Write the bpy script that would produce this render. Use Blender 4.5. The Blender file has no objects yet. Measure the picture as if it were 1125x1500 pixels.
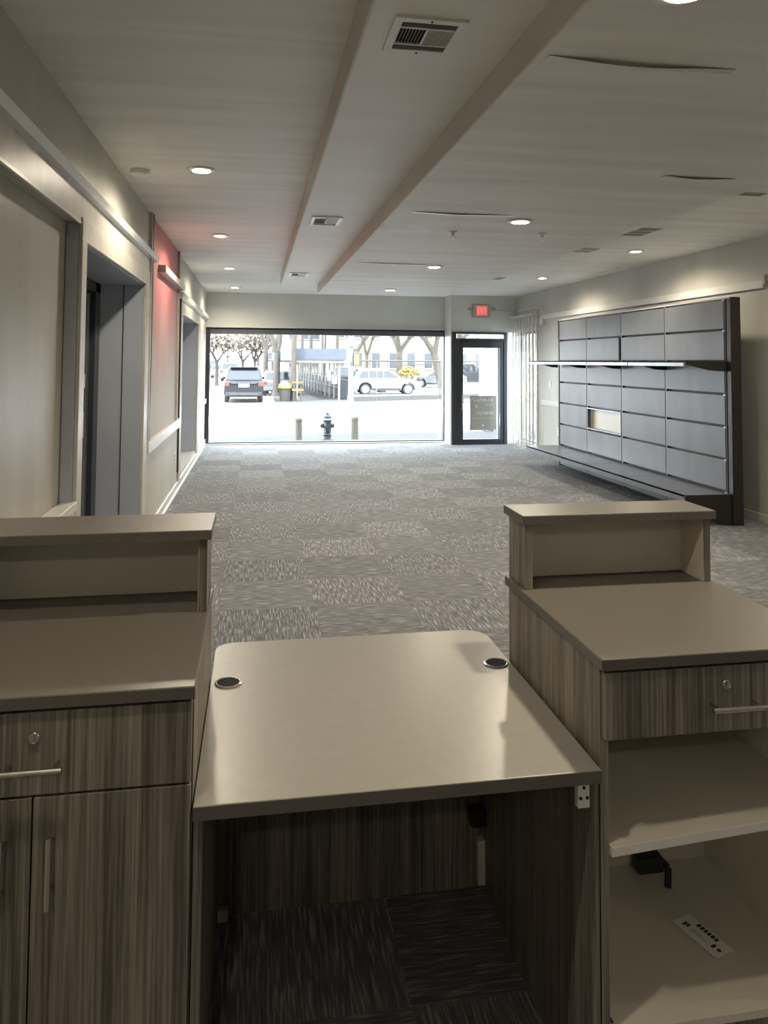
import bpy, bmesh, math, random
from mathutils import Vector, Matrix
random.seed(7)
S = bpy.context.scene
COL = S.collection
# ------------------------------------------------------------------ camera, world, sun, exposure
cam = bpy.data.objects.new('camera', bpy.data.cameras.new('camera'))
COL.objects.link(cam); S.camera = cam
def cam_axes():
    f, px, py = 1100.0, 562.5, 475.0
    k = lambda u, v: Vector(((u-px)/f, -(v-py)/f, -1.0))
    yc = k(375, 528).normalized()
    zc = k(1375, 534.3).cross(yc).normalized()
    if zc.y < 0: zc = -zc
    xc = yc.cross(zc)
    return Matrix((xc, yc, zc))
R = cam_axes()
cam.matrix_world = Matrix.Translation((0, 0, 1.58)) @ R.to_4x4()
cam.data.sensor_fit = 'VERTICAL'; cam.data.sensor_height = 24.0
cam.data.lens = 24.0*1100/1500
cam.data.shift_y = -(750-475)/1500
cam.data.clip_end = 500; cam.data.clip_start = 0.05
S.view_settings.view_transform = 'Standard'; S.view_settings.look = 'None'
S.view_settings.gamma = 1; S.view_settings.use_curve_mapping = False
S.view_settings.exposure = 1.05
SKY, SUN, LAMP = 8.0, 7.5, 50.0
w = bpy.data.worlds.new('sky'); S.world = w; w.use_nodes = True
bg = w.node_tree.nodes['Background']
bg.inputs[0].default_value = (0.84, 0.93, 1.0, 1); bg.inputs[1].default_value = SKY
sd = bpy.data.lights.new('sun', 'SUN'); sd.energy = SUN; sd.angle = math.radians(1.5); sd.color = (1, .96, .9)
sun = bpy.data.objects.new('sun', sd); COL.objects.link(sun)
sun.rotation_euler = Vector((0.55, 0.42, -0.75)).to_track_quat('-Z', 'Y').to_euler()
pd = bpy.data.lights.new('window_portal', 'AREA'); pd.shape = 'RECTANGLE'; pd.size = 5.9; pd.size_y = 2.3
pd.cycles.is_portal = True
po = bpy.data.objects.new('window_portal', pd); COL.objects.link(po)
po.location = (1.9, 14.75, 1.1); po.rotation_euler = (math.radians(-90), 0, 0)
S.cycles.max_bounces = 10; S.cycles.diffuse_bounces = 6; S.cycles.glossy_bounces = 3
S.cycles.transmission_bounces = 6; S.cycles.transparent_max_bounces = 12
S.cycles.caustics_reflective = False; S.cycles.caustics_refractive = False
S.cycles.use_denoising = True
S.cycles.sample_clamp_indirect = 6.0

# ------------------------------------------------------------------ materials
def new_mat(name):
    m = bpy.data.materials.new(name); m.use_nodes = True
    nt = m.node_tree; b = nt.nodes['Principled BSDF']
    return m, nt, b
def N(nt, t, **kw):
    n = nt.nodes.new(t)
    for k, v in kw.items(): setattr(n, k, v)
    return n
def plain(name, col, rough=.5, metal=0.0, var=.06, scale=6, spec=.5, bump=0.0, emit=None):
    m, nt, b = new_mat(name)
    tc = N(nt, 'ShaderNodeTexCoord'); ns = N(nt, 'ShaderNodeTexNoise'); ns.inputs['Scale'].default_value = scale
    ns.inputs['Detail'].default_value = 4
    nt.links.new(tc.outputs['Object'], ns.inputs['Vector'])
    r = N(nt, 'ShaderNodeValToRGB')
    r.color_ramp.elements[0].position = .3; r.color_ramp.elements[1].position = .7
    r.color_ramp.elements[0].color = (*[c*(1-var) for c in col], 1)
    r.color_ramp.elements[1].color = (*[min(1, c*(1+var)) for c in col], 1)
    nt.links.new(ns.outputs['Fac'], r.inputs['Fac']); nt.links.new(r.outputs['Color'], b.inputs['Base Color'])
    b.inputs['Roughness'].default_value = rough; b.inputs['Metallic'].default_value = metal
    b.inputs['Specular IOR Level'].default_value = spec
    if bump:
        bp = N(nt, 'ShaderNodeBump'); bp.inputs['Strength'].default_value = bump; bp.inputs['Distance'].default_value = .01
        nt.links.new(ns.outputs['Fac'], bp.inputs['Height']); nt.links.new(bp.outputs['Normal'], b.inputs['Normal'])
    if emit:
        b.inputs['Emission Color'].default_value = (*emit[0], 1); b.inputs['Emission Strength'].default_value = emit[1]
    return m
def streaky(name, c0, c1, scale, rough=.6, bump=.25, detail=5, spec=.4, lo=.35, hi=.65, c2=None):
    """noise stretched along one axis: brushed plaster, vertical smears, wood grain"""
    m, nt, b = new_mat(name)
    tc = N(nt, 'ShaderNodeTexCoord'); mp = N(nt, 'ShaderNodeMapping'); mp.inputs['Scale'].default_value = scale
    nt.links.new(tc.outputs['Object'], mp.inputs['Vector'])
    ns = N(nt, 'ShaderNodeTexNoise'); ns.inputs['Scale'].default_value = 1.0; ns.inputs['Detail'].default_value = detail
    ns.inputs['Distortion'].default_value = .25
    nt.links.new(mp.outputs['Vector'], ns.inputs['Vector'])
    r = N(nt, 'ShaderNodeValToRGB')
    r.color_ramp.elements[0].position = lo; r.color_ramp.elements[1].position = hi
    r.color_ramp.elements[0].color = (*c0, 1); r.color_ramp.elements[1].color = (*c1, 1)
    if c2:
        e = r.color_ramp.elements.new((lo+hi)/2); e.color = (*c2, 1)
    nt.links.new(ns.outputs['Fac'], r.inputs['Fac']); nt.links.new(r.outputs['Color'], b.inputs['Base Color'])
    b.inputs['Roughness'].default_value = rough; b.inputs['Specular IOR Level'].default_value = spec
    if bump:
        bp = N(nt, 'ShaderNodeBump'); bp.inputs['Strength'].default_value = bump; bp.inputs['Distance'].default_value = .004
        nt.links.new(ns.outputs['Fac'], bp.inputs['Height']); nt.links.new(bp.outputs['Normal'], b.inputs['Normal'])
    return m
def wood_mat(name, dark, light, rough=.45):
    m, nt, b = new_mat(name)
    tc = N(nt, 'ShaderNodeTexCoord')
    def nz(sc, det, dist):
        mp = N(nt, 'ShaderNodeMapping'); mp.inputs['Scale'].default_value = sc
        nt.links.new(tc.outputs['Object'], mp.inputs['Vector'])
        n = N(nt, 'ShaderNodeTexNoise'); n.inputs['Scale'].default_value = 1; n.inputs['Detail'].default_value = det
        n.inputs['Distortion'].default_value = dist
        nt.links.new(mp.outputs['Vector'], n.inputs['Vector']); return n
    a = nz((26, 26, 1.1), 3, .6); f = nz((150, 150, 2.2), 3, .3); g = nz((420, 420, 14), 1, 0)
    m1 = N(nt, 'ShaderNodeMath', operation='MULTIPLY_ADD'); m1.inputs[1].default_value = .5
    nt.links.new(f.outputs['Fac'], m1.inputs[0])
    m0 = N(nt, 'ShaderNodeMath', operation='MULTIPLY'); m0.inputs[1].default_value = .46
    nt.links.new(a.outputs['Fac'], m0.inputs[0]); nt.links.new(m0.outputs[0], m1.inputs[2])
    m2 = N(nt, 'ShaderNodeMath', operation='MULTIPLY_ADD'); m2.inputs[1].default_value = .14
    nt.links.new(g.outputs['Fac'], m2.inputs[0]); nt.links.new(m1.outputs[0], m2.inputs[2])
    r = N(nt, 'ShaderNodeValToRGB')
    r.color_ramp.elements[0].position = .45; r.color_ramp.elements[1].position = .67
    r.color_ramp.elements[0].color = (*dark, 1); r.color_ramp.elements[1].color = (*light, 1)
    nt.links.new(m2.outputs[0], r.inputs['Fac']); nt.links.new(r.outputs['Color'], b.inputs['Base Color'])
    b.inputs['Roughness'].default_value = rough
    return m
def carpet_mat():
    m, nt, b = new_mat('carpet_tiles')
    L = nt.links.new
    geo = N(nt, 'ShaderNodeNewGeometry'); sp = N(nt, 'ShaderNodeSeparateXYZ'); L(geo.outputs['Position'], sp.inputs[0])
    T = .61
    def math_(op, a, bv=None, c=None):
        n = N(nt, 'ShaderNodeMath', operation=op)
        for i, v in enumerate((a, bv, c)):
            if v is None: continue
            if isinstance(v, (int, float)): n.inputs[i].default_value = v
            else: L(v, n.inputs[i])
        return n.outputs[0]
    tx = math_('FLOOR', math_('DIVIDE', math_('SUBTRACT', sp.outputs[0], .40), T))
    ty = math_('FLOOR', math_('DIVIDE', math_('SUBTRACT', sp.outputs[1], .05), T))
    par = math_('FLOORED_MODULO', math_('ADD', tx, ty), 2.0)
    def stripes(sc, off):
        mp = N(nt, 'ShaderNodeMapping'); mp.inputs['Scale'].default_value = sc; mp.inputs['Location'].default_value = off
        L(geo.outputs['Position'], mp.inputs['Vector'])
        n = N(nt, 'ShaderNodeTexNoise'); n.inputs['Scale'].default_value = 1; n.inputs['Detail'].default_value = 2
        n.inputs['Roughness'].default_value = .55
        L(mp.outputs['Vector'], n.inputs['Vector']); return n.outputs['Fac']
    a = stripes((140, 8.5, 1), (0, 0, 0)); c = stripes((8.5, 140, 1), (3, 9, 0))
    mx = N(nt, 'ShaderNodeMix', data_type='FLOAT'); L(par, mx.inputs[0]); L(a, mx.inputs[2]); L(c, mx.inputs[3])
    r = N(nt, 'ShaderNodeValToRGB'); cr = r.color_ramp
    cr.elements[0].position = .36; cr.elements[0].color = (.13, .133, .137, 1)
    cr.elements[1].position = .66; cr.elements[1].color = (.42, .42, .415, 1)
    e = cr.elements.new(.53); e.color = (.20, .205, .21, 1)
    L(mx.outputs[0], r.inputs['Fac'])
    # random grey per tile; crosswise tiles painted darker to suggest tuft sheen
    wn = N(nt, 'ShaderNodeTexWhiteNoise', noise_dimensions='2D'); cb = N(nt, 'ShaderNodeCombineXYZ')
    L(tx, cb.inputs[0]); L(ty, cb.inputs[1]); L(cb.outputs[0], wn.inputs['Vector'])
    v = math_('SUBTRACT', math_('MULTIPLY_ADD', wn.outputs['Value'], .18, .93), math_('MULTIPLY', par, .12))
    hs = N(nt, 'ShaderNodeHueSaturation'); L(r.outputs['Color'], hs.inputs['Color']); L(v, hs.inputs['Value'])
    L(hs.outputs['Color'], b.inputs['Base Color'])
    b.inputs['Roughness'].default_value = .95; b.inputs['Specular IOR Level'].default_value = .1
    bp = N(nt, 'ShaderNodeBump'); bp.inputs['Strength'].default_value = .4; bp.inputs['Distance'].default_value = .004
    L(mx.outputs[0], bp.inputs['Height']); L(bp.outputs['Normal'], b.inputs['Normal'])
    return m
def glass_mat(name, tint=(1, 1, 1), refl=.06):
    m = bpy.data.materials.new(name); m.use_nodes = True; nt = m.node_tree; nt.nodes.clear()
    o = N(nt, 'ShaderNodeOutputMaterial'); t = N(nt, 'ShaderNodeBsdfTransparent'); g = N(nt, 'ShaderNodeBsdfGlossy')
    t.inputs[0].default_value = (*tint, 1); g.inputs['Roughness'].default_value = .03
    x = N(nt, 'ShaderNodeMixShader'); x.inputs[0].default_value = refl
    nt.links.new(t.outputs[0], x.inputs[1]); nt.links.new(g.outputs[0], x.inputs[2]); nt.links.new(x.outputs[0], o.inputs[0])
    return m
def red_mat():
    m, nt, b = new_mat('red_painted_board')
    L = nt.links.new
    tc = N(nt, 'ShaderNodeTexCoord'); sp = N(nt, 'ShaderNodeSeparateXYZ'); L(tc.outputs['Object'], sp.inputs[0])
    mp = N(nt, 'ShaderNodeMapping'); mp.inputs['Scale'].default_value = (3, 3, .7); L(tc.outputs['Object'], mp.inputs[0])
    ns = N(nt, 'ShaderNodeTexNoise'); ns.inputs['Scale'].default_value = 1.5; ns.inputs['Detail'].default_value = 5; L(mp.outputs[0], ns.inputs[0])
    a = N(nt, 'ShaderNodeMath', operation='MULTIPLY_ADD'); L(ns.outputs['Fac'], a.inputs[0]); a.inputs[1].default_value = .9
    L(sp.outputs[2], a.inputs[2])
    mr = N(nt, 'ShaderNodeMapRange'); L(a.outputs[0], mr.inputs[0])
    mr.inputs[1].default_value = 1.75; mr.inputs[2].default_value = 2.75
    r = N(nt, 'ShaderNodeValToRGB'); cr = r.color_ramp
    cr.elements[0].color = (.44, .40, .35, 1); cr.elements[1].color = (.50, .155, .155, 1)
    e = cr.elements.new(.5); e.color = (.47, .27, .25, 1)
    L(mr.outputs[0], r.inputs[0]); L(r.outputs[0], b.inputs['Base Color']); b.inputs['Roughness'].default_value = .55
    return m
def brick_mat(name, c1, c2, mortar, sc=4.0):
    m, nt, b = new_mat(name)
    tc = N(nt, 'ShaderNodeTexCoord'); mp = N(nt, 'ShaderNodeMapping'); mp.inputs['Rotation'].default_value = (math.radians(90), 0, 0)
    nt.links.new(tc.outputs['Object'], mp.inputs[0])
    bt = N(nt, 'ShaderNodeTexBrick'); bt.inputs['Color1'].default_value = (*c1, 1); bt.inputs['Color2'].default_value = (*c2, 1)
    bt.inputs['Mortar'].default_value = (*mortar, 1); bt.inputs['Scale'].default_value = sc
    nt.links.new(mp.outputs[0], bt.inputs['Vector']); nt.links.new(bt.outputs['Color'], b.inputs['Base Color'])
    b.inputs['Roughness'].default_value = .85
    return m
M = {}
M['wall'] = streaky('painted_wall', (.44, .43, .385), (.52, .51, .46), (1.6, 1.6, .5), .5, .25)
M['wall_front'] = streaky('front_wall_paint', (.60, .61, .585), (.64, .65, .625), (1.5, 1.5, 1.5), .7, .1)
M['panel'] = streaky('smeared_panel_paint', (.40, .38, .33), (.50, .48, .42), (3, 3.5, .35), .38, .35)
M['ceil'] = streaky('brushed_ceiling_paint', (.72, .72, .69), (.83, .825, .795), (.5, 6, 1), .55, .35)
M['soffit'] = streaky('soffit_paint', (.75, .745, .715), (.81, .805, .775), (.6, 2.5, 1), .5, .2)
M['face'] = plain('soffit_side_paint', (.62, .585, .555), .6, var=.05, scale=2)
M['trim'] = plain('glossy_trim_paint', (.66, .65, .61), .3, var=.05, scale=8, bump=.1)
M['casing'] = streaky('casing_paint', (.50, .48, .43), (.58, .56, .51), (2, 9, 9), .35, .3)
M['jamb'] = plain('grey_blue_jamb_paint', (.44, .48, .55), .3, var=.06, scale=2)
M['darkframe'] = plain('dark_slate_metal', (.035, .042, .052), .35, .0, var=.1)
M['doorblue'] = plain('dark_blue_door', (.09, .105, .13), .25, var=.08, scale=3)
M['carpet'] = carpet_mat()
M['glass'] = glass_mat('clear_glass')
M['darkglass'] = plain('dark_car_glass', (0.016, 0.020, 0.026), .08, var=.05)
M['wood'] = wood_mat('ash_grey_laminate', (.095, .082, .064), (.30, .27, .22))
M['counter'] = plain('taupe_laminate', (.130, .115, .098), .33, var=.025, scale=40)
M['counter_edge'] = plain('taupe_edge_band', (.115, .105, .09), .4, var=.03, scale=30)
M['melamine'] = plain('beige_melamine', (.66, .62, .54), .35, var=.02, scale=8)
M['chrome'] = plain('brushed_steel', (.62, .58, .52), .25, 1.0, var=.05, scale=60)
M['black'] = plain('black_plastic', (.012, .012, .013), .4)
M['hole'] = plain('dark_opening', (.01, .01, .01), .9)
M['white'] = plain('white_plastic', (.75, .74, .71), .35, var=.02)
M['display'] = streaky('dark_slate_panel', (.098, .102, .108), (.128, .133, .140), (3, 3, 1), .42, .1, spec=.5)
M['display_edge'] = plain('black_gap', (.012, .011, .010), .6)
M['endpanel'] = plain('black_brown_panel', (.016, .014, .012), .45, var=.1)
M['shelf'] = plain('silver_shelf', (.42, .44, .46), .35, .3, var=.03)
M['deck'] = plain('slate_deck', (.15, .158, .17), .3, .2, var=.06)
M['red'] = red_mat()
M['lamp'] = plain('lamp_lens', (.9, .85, .75), .4, emit=((1, .80, .52), 14))
M['exitred'] = plain('exit_red', (.72, .16, .14), .5, emit=((1, .18, .16), .25))
M['exittext'] = plain('exit_letters', (.82, .32, .29), .5, emit=((1, .35, .3), .3))
M['poster'] = plain('poster_back', (.30, .30, .28), .7, var=.05)
M['posterink'] = plain('poster_ink', (.85, .85, .82), .7)
M['louver'] = plain('vent_louver', (.42, .40, .36), .4, var=.05)
M['asphalt'] = plain('asphalt', (.30, .295, .29), .9, var=.05, scale=.6, spec=.1)
M['sidewalk'] = plain('sidewalk', (0.066, 0.068, 0.070), .9, var=.05, scale=1.5, spec=.05)
M['roadpaint'] = plain('road_paint', (.8, .8, .78), .8)
M['darkcar'] = plain('dark_car_paint', (0.014, 0.017, 0.023), .25, .3)
M['blackcar'] = plain('black_car_paint', (0.016, 0.020, 0.026), .25, .2)
M['whitecar'] = plain('white_car_paint', (.15, .155, .16), .3)
M['silvercar'] = plain('silver_car_paint', (0.125, 0.133, 0.144), .3, .2)
M['tyre'] = plain('tyre_rubber', (.025, .025, .027), .8)
M['rim'] = plain('alloy_rim', (0.156, 0.156, 0.164), .3, .5)
M['tail'] = plain('tail_light', (0.125, 0.035, 0.023), .3)
M['bark'] = plain('bark', (0.048, 0.043, 0.037), .9, var=.2, scale=5)
M['bark2'] = plain('pale_bark', (.050, .043, .035), .9, var=.2, scale=5)
M['bloom'] = plain('pale_buds', (0.187, 0.164, 0.133), .9, var=.3, scale=9)
M['concrete'] = plain('bollard_concrete', (0.156, 0.144, 0.121), .9, var=.15, scale=12)
M['hydrant'] = plain('hydrant_dark_paint', (0.027, 0.034, 0.043), .5, var=.15, scale=20)
M['hydrantband'] = plain('hydrant_silver_paint', (.45, .46, .47), .4)
M['polewhite'] = plain('pole_paint', (.085, .092, .10), .5, var=.06)
M['shedblue'] = plain('shed_fascia_blue', (0.043, 0.055, 0.074), .6, var=.08)
M['shedpost'] = plain('shed_post_paint', (0.203, 0.195, 0.176), .5, var=.1)
M['hoard'] = plain('hoarding_grey', (0.055, 0.062, 0.070), .7, var=.1)
M['orange'] = plain('safety_orange', (0.164, 0.078, 0.035), .6, var=.1)
M['yellow'] = plain('signal_yellow', (0.187, 0.121, 0.039), .6, var=.1)
M['bush'] = plain('yellow_flowers', (0.187, 0.129, 0.039), .8, var=.3, scale=10)
M['fence'] = plain('fence_rail', (.03, .03, .028), .6)
M['brick'] = brick_mat('tan_brick', (.11, .082, .063), (.085, .066, .05), (.14, .13, .118), 1.2)
M['brick2'] = brick_mat('pale_brick', (.13, .11, .09), (.11, .094, .08), (.156, .148, .137), 1.5)
M['stone'] = plain('pale_stone', (0.172, 0.164, 0.156), .85)
M['winglass'] = plain('far_window', (0.035, 0.041, 0.047), .2)
M['slat'] = plain('gate_slat', (.66, .65, .61), .4, .1, var=.1, scale=10)
M['cardboard'] = plain('worn_label', (.55, .45, .33), .6, var=.2, scale=30)
M['ink'] = plain('dark_print', (.05, .03, .025), .7)
M['paper'] = plain('white_paper', (.86, .85, .84), .6, var=.02)

def translucent(name, col):
    m = bpy.data.materials.new(name); m.use_nodes = True; nt = m.node_tree; nt.nodes.clear()
    o = N(nt, 'ShaderNodeOutputMaterial'); d = N(nt, 'ShaderNodeBsdfDiffuse'); t = N(nt, 'ShaderNodeBsdfTranslucent')
    d.inputs[0].default_value = (*col, 1); t.inputs[0].default_value = (*[c*.5 for c in col], 1)
    x = N(nt, 'ShaderNodeMixShader'); x.inputs[0].default_value = .35
    nt.links.new(d.outputs[0], x.inputs[1]); nt.links.new(t.outputs[0], x.inputs[2]); nt.links.new(x.outputs[0], o.inputs[0])
    return m
M['poster'] = translucent('poster_paper_back', (.46, .46, .43))
# ------------------------------------------------------------------ builders
OLOC = {}
class MB:
    def __init__(s): s.bm = bmesh.new()
    def box(s, x0, x1, y0, y1, z0, z1):
        a, b = (min(x0, x1), min(y0, y1), min(z0, z1)), (max(x0, x1), max(y0, y1), max(z0, z1))
        v = [s.bm.verts.new(((a, b)[i][0], (a, b)[j][1], (a, b)[k][2])) for i in (0, 1) for j in (0, 1) for k in (0, 1)]
        for f in ((0, 1, 3, 2), (4, 6, 7, 5), (0, 4, 5, 1), (2, 3, 7, 6), (0, 2, 6, 4), (1, 5, 7, 3)):
            s.bm.faces.new([v[i] for i in f])
        return s
    def prism(s, pts, axis, a, b):
        """pts: 2-D outline in the two other axes (in xyz order), extruded along axis from a to b"""
        def P(p, t):
            q = list(p); q.insert('xyz'.index(axis), t); return q
        A = [s.bm.verts.new(P(p, a)) for p in pts]; B = [s.bm.verts.new(P(p, b)) for p in pts]
        s.bm.faces.new(A); s.bm.faces.new(B[::-1])
        n = len(pts)
        for i in range(n): s.bm.faces.new((A[i], B[i], B[(i+1) % n], A[(i+1) % n]))
        return s
    def tube(s, p, q, r, r2=None, n=10, caps=True):
        p, q = Vector(p), Vector(q); r2 = r if r2 is None else r2
        d = (q-p).normalized(); u = d.orthogonal().normalized(); v = d.cross(u)
        A, B = [], []
        for i in range(n):
            t = 2*math.pi*i/n; o = u*math.cos(t)+v*math.sin(t)
            A.append(s.bm.verts.new(p+o*r)); B.append(s.bm.verts.new(q+o*r2))
        for i in range(n): s.bm.faces.new((A[i], A[(i+1) % n], B[(i+1) % n], B[i]))
        if caps: s.bm.faces.new(A[::-1]); s.bm.faces.new(B)
        return s
    def lathe(s, prof, c, axis='z', n=24, squash=1.0):
        """prof: list of (radius, height) around axis through c"""
        rings = []
        for r, h in prof:
            ring = []
            for i in range(n):
                t = 2*math.pi*i/n; a, b = r*math.cos(t), r*math.sin(t)*squash
                o = {'z': (a, b, h), 'y': (a, h, b), 'x': (h, a, b)}[axis]
                ring.append(s.bm.verts.new((c[0]+o[0], c[1]+o[1], c[2]+o[2])))
            rings.append(ring)
        for A, B in zip(rings, rings[1:]):
            for i in range(n): s.bm.faces.new((A[i], A[(i+1) % n], B[(i+1) % n], B[i]))
        s.bm.faces.new(rings[0][::-1]); s.bm.faces.new(rings[-1])
        return s
    def poly(s, pts):
        s.bm.faces.new([s.bm.verts.new(p) for p in pts]); return s
    def build(s, name, mat, parent=None, bevel=0, smooth=False, loc=None):
        bmesh.ops.recalc_face_normals(s.bm, faces=s.bm.faces)
        if parent is not None: o0 = OLOC[parent.name]
        elif loc is not None: o0 = Vector(loc)
        else: o0 = Vector((0, 0, 0))
        bmesh.ops.translate(s.bm, vec=-o0, verts=s.bm.verts)
        me = bpy.data.meshes.new(name); s.bm.to_mesh(me); s.bm.free()
        me.materials.append(mat if not isinstance(mat, str) else M[mat])
        ob = bpy.data.objects.new(name, me); COL.objects.link(ob)
        OLOC[ob.name] = o0
        if parent is not None: ob.parent = parent
        else: ob.location = o0
        if smooth:
            for p in me.polygons: p.use_smooth = True
            try: me.set_sharp_from_angle(angle=math.radians(40))
            except Exception: pass
        if bevel:
            md = ob.modifiers.new('bevel', 'BEVEL'); md.width = bevel; md.segments = 2; md.limit_method = 'ANGLE'
        return ob
def thing(name, label, cat, loc, group=None):
    o = bpy.data.objects.new(name, None); COL.objects.link(o); o.location = loc; o.empty_display_size = .1
    OLOC[o.name] = Vector(loc); o['label'] = label; o['category'] = cat
    if group: o['group'] = group
    return o
def tag(o, label, cat, group=None, kind=None):
    o['label'] = label; o['category'] = cat
    if group: o['group'] = group
    if kind: o['kind'] = kind
    return o
def struct(name, mb, mat, bevel=0, label=None):
    o = mb.build(name, mat, bevel=bevel); o['kind'] = 'structure'
    if label: o['label'] = label
    return o
def copy_tree(o, parent=None):
    c = o.copy(); COL.objects.link(c)
    if parent: c.parent = parent
    for ch in list(o.children): copy_tree(ch, c)
    return c
def text_part(name, body, size, mat, parent, loc, rot, sx=1.0):
    cu = bpy.data.curves.new(name, 'FONT'); cu.body = body; cu.size = size; cu.align_x = 'CENTER'; cu.align_y = 'CENTER'
    cu.extrude = .001
    t = bpy.data.objects.new(name+'_src', cu); COL.objects.link(t)
    bpy.context.view_layer.update()
    me = bpy.data.meshes.new_from_object(t.evaluated_get(bpy.context.evaluated_depsgraph_get()))
    bpy.data.objects.remove(t); bpy.data.curves.remove(cu)
    me.materials.clear(); me.materials.append(M[mat]); me.name = name
    o = bpy.data.objects.new(name, me); COL.objects.link(o); o.parent = parent
    o.location = Vector(loc)-OLOC[parent.name]; o.rotation_euler = rot; o.scale = (sx, 1, 1)
    return o
def wall_x(name, x0, x1, y0, y1, z0, z1, holes, mat):
    """a wall slab standing at constant x with rectangular holes (ya, yb, za, zb)"""
    ys = sorted({y0, y1, *[h[0] for h in holes], *[h[1] for h in holes]})
    zs = sorted({z0, z1, *[h[2] for h in holes], *[h[3] for h in holes]})
    m = MB()
    for a, b in zip(ys, ys[1:]):
        for c, d in zip(zs, zs[1:]):
            ym, zm = (a+b)/2, (c+d)/2
            if not any(h[0] < ym < h[1] and h[2] < zm < h[3] for h in holes): m.box(x0, x1, a, b, c, d)
    return struct(name, m, mat)

# ================================================================== THE ROOM
XL, XR, YB, ZC = -.93, 5.02, -4.0, 2.86
struct('floor', MB().box(XL-.5, XR+.3, YB-.3, 14.62, -.12, 0), 'carpet')
# left wall: infilled panel recess, deep doorway, glazed niche
wall_x('wall_left', XL-.06, XL, YB, 14.65, 0, ZC,
       [(1.35, 4.13, .84, 2.30), (4.25, 6.49, 0, 2.215), (9.7, 12.3, .15, 2.16)], 'wall')
struct('wall_left', MB().box(XL-.5, XL-.06, YB, 4.25, 0, ZC), 'panel')
struct('wall_left', MB().box(XL-.5, XL-.06, 6.49, 9.7, 0, ZC), 'wall')
struct('wall_left', MB().box(XL-.5, XL-.06, 12.3, 14.65, 0, ZC), 'wall')
struct('wall_left', MB().box(XL-.5, XL-.06, 4.25, 6.49, 2.215, ZC), 'jamb')
struct('wall_left', MB().box(XL-.5, XL-.06, 9.7, 12.3, 2.16, ZC).box(XL-.5, XL-.06, 9.7, 12.3, 0, .15).box(XL-.5, XL-.30, 9.7, 12.3, .15, 2.16), 'jamb')
# painted jamb linings
struct('trim_1', MB().box(XL-.44, XL-.004, 6.47, 6.492, 0, 2.215).box(XL-.44, XL-.004, 4.25, 4.27, 0, 2.215)
       .box(XL-.44, XL-.004, 4.25, 6.49, 2.20, 2.217), 'jamb')
struct('trim_2', MB().box(XL-.158, XL-.152, 6.462, 6.472, 0, 2.2), 'darkframe')
struct('trim_3', MB().box(XL-.30, XL-.004, 12.28, 12.302, .15, 2.16).box(XL-.30, XL-.004, 9.7, 9.72, .15, 2.16), 'jamb')
struct('trim_4', MB().box(XL-.30, XL-.004, 9.7, 12.3, .135, .152), 'casing')
# casings round doorway and niche
struct('trim_5', MB().box(XL, XL+.022, 4.14, 4.255, 0, 2.21).box(XL, XL+.022, 6.485, 6.70, 0, 2.21)
       .box(XL, XL+.022, 4.14, 6.70, 2.21, 2.33), 'casing', .004)
struct('trim_6', MB().box(XL, XL+.022, 9.5, 9.7, .1, 2.155).box(XL, XL+.022, 12.3, 12.75, .1, 2.155)
       .box(XL, XL+.022, 9.5, 12.75, 2.155, 2.30), 'casing', .004)
struct('trim_7', MB().box(XL, XL+.012, 1.35, 4.15, 2.30, 2.46).box(XL, XL+.012, 4.15, 6.99, 2.33, 2.46), 'casing', .003)
struct('trim_8', MB().prism([(XL, 2.455), (XL+.045, 2.46), (XL+.06, 2.50), (XL+.03, 2.515), (XL, 2.52)], 'y', -1.0, 5.6), 'trim')
struct('trim_9', MB().prism([(XL, 2.455), (XL+.045, 2.46), (XL+.06, 2.50), (XL+.03, 2.515), (XL, 2.52)], 'y', 5.61, 6.99), 'trim')
struct('trim_10', MB().box(XL, XL+.014, 1.35, 4.15, 2.292, 2.306), 'trim')
struct('trim_11', MB().box(XL-.05, XL+.03, 1.3, 4.138, .80, .845).box(XL, XL+.02, 1.3, 4.138, .69, .80), 'trim', .004)
struct('trim_31', MB().box(XL-.055, XL+.001, 4.118, 4.132, .845, 2.292), 'jamb')
# the red painted section between two posts
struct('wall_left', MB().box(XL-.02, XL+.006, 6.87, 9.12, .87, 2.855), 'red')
for i, y in enumerate((6.72, 6.80, 9.10)):
    struct('trim_%d' % (12+i), MB().box(XL, XL+.03, y, y+.035, .88 if i != 1 else .88, 2.858), 'darkframe' if i == 1 else 'casing')
struct('trim_15', MB().box(XL, XL+.075, 7.33, 9.3, 2.41, 2.48), 'casing', .003)
struct('trim_16', MB().box(XL, XL+.035, 6.72, 9.55, .77, .875), 'trim', .004)
struct('trim_17', MB().prism([(XL, 2.33), (XL+.05, 2.345), (XL+.06, 2.40), (XL, 2.41)], 'y', 9.35, 14.42), 'trim')
struct('trim_18', MB().box(XL, XL+.03, 12.75, 14.42, .78, .86), 'trim', .004)
struct('trim_19', MB().box(XL, XL+.02, 9.47, 9.51, .22, 2.34), 'darkframe')
struct('baseboard_left', MB().box(XL, XL+.02, 6.70, 14.45, .0, .11).box(XL, XL+.035, 6.70, 14.45, 0, .03).box(XL, XL+.02, YB, 4.14, 0, .11), 'trim', .004)
struct('trim_20', MB().box(XL-.001, XL+.001, 5.78, 5.786, 2.52, 2.85), 'face')
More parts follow.
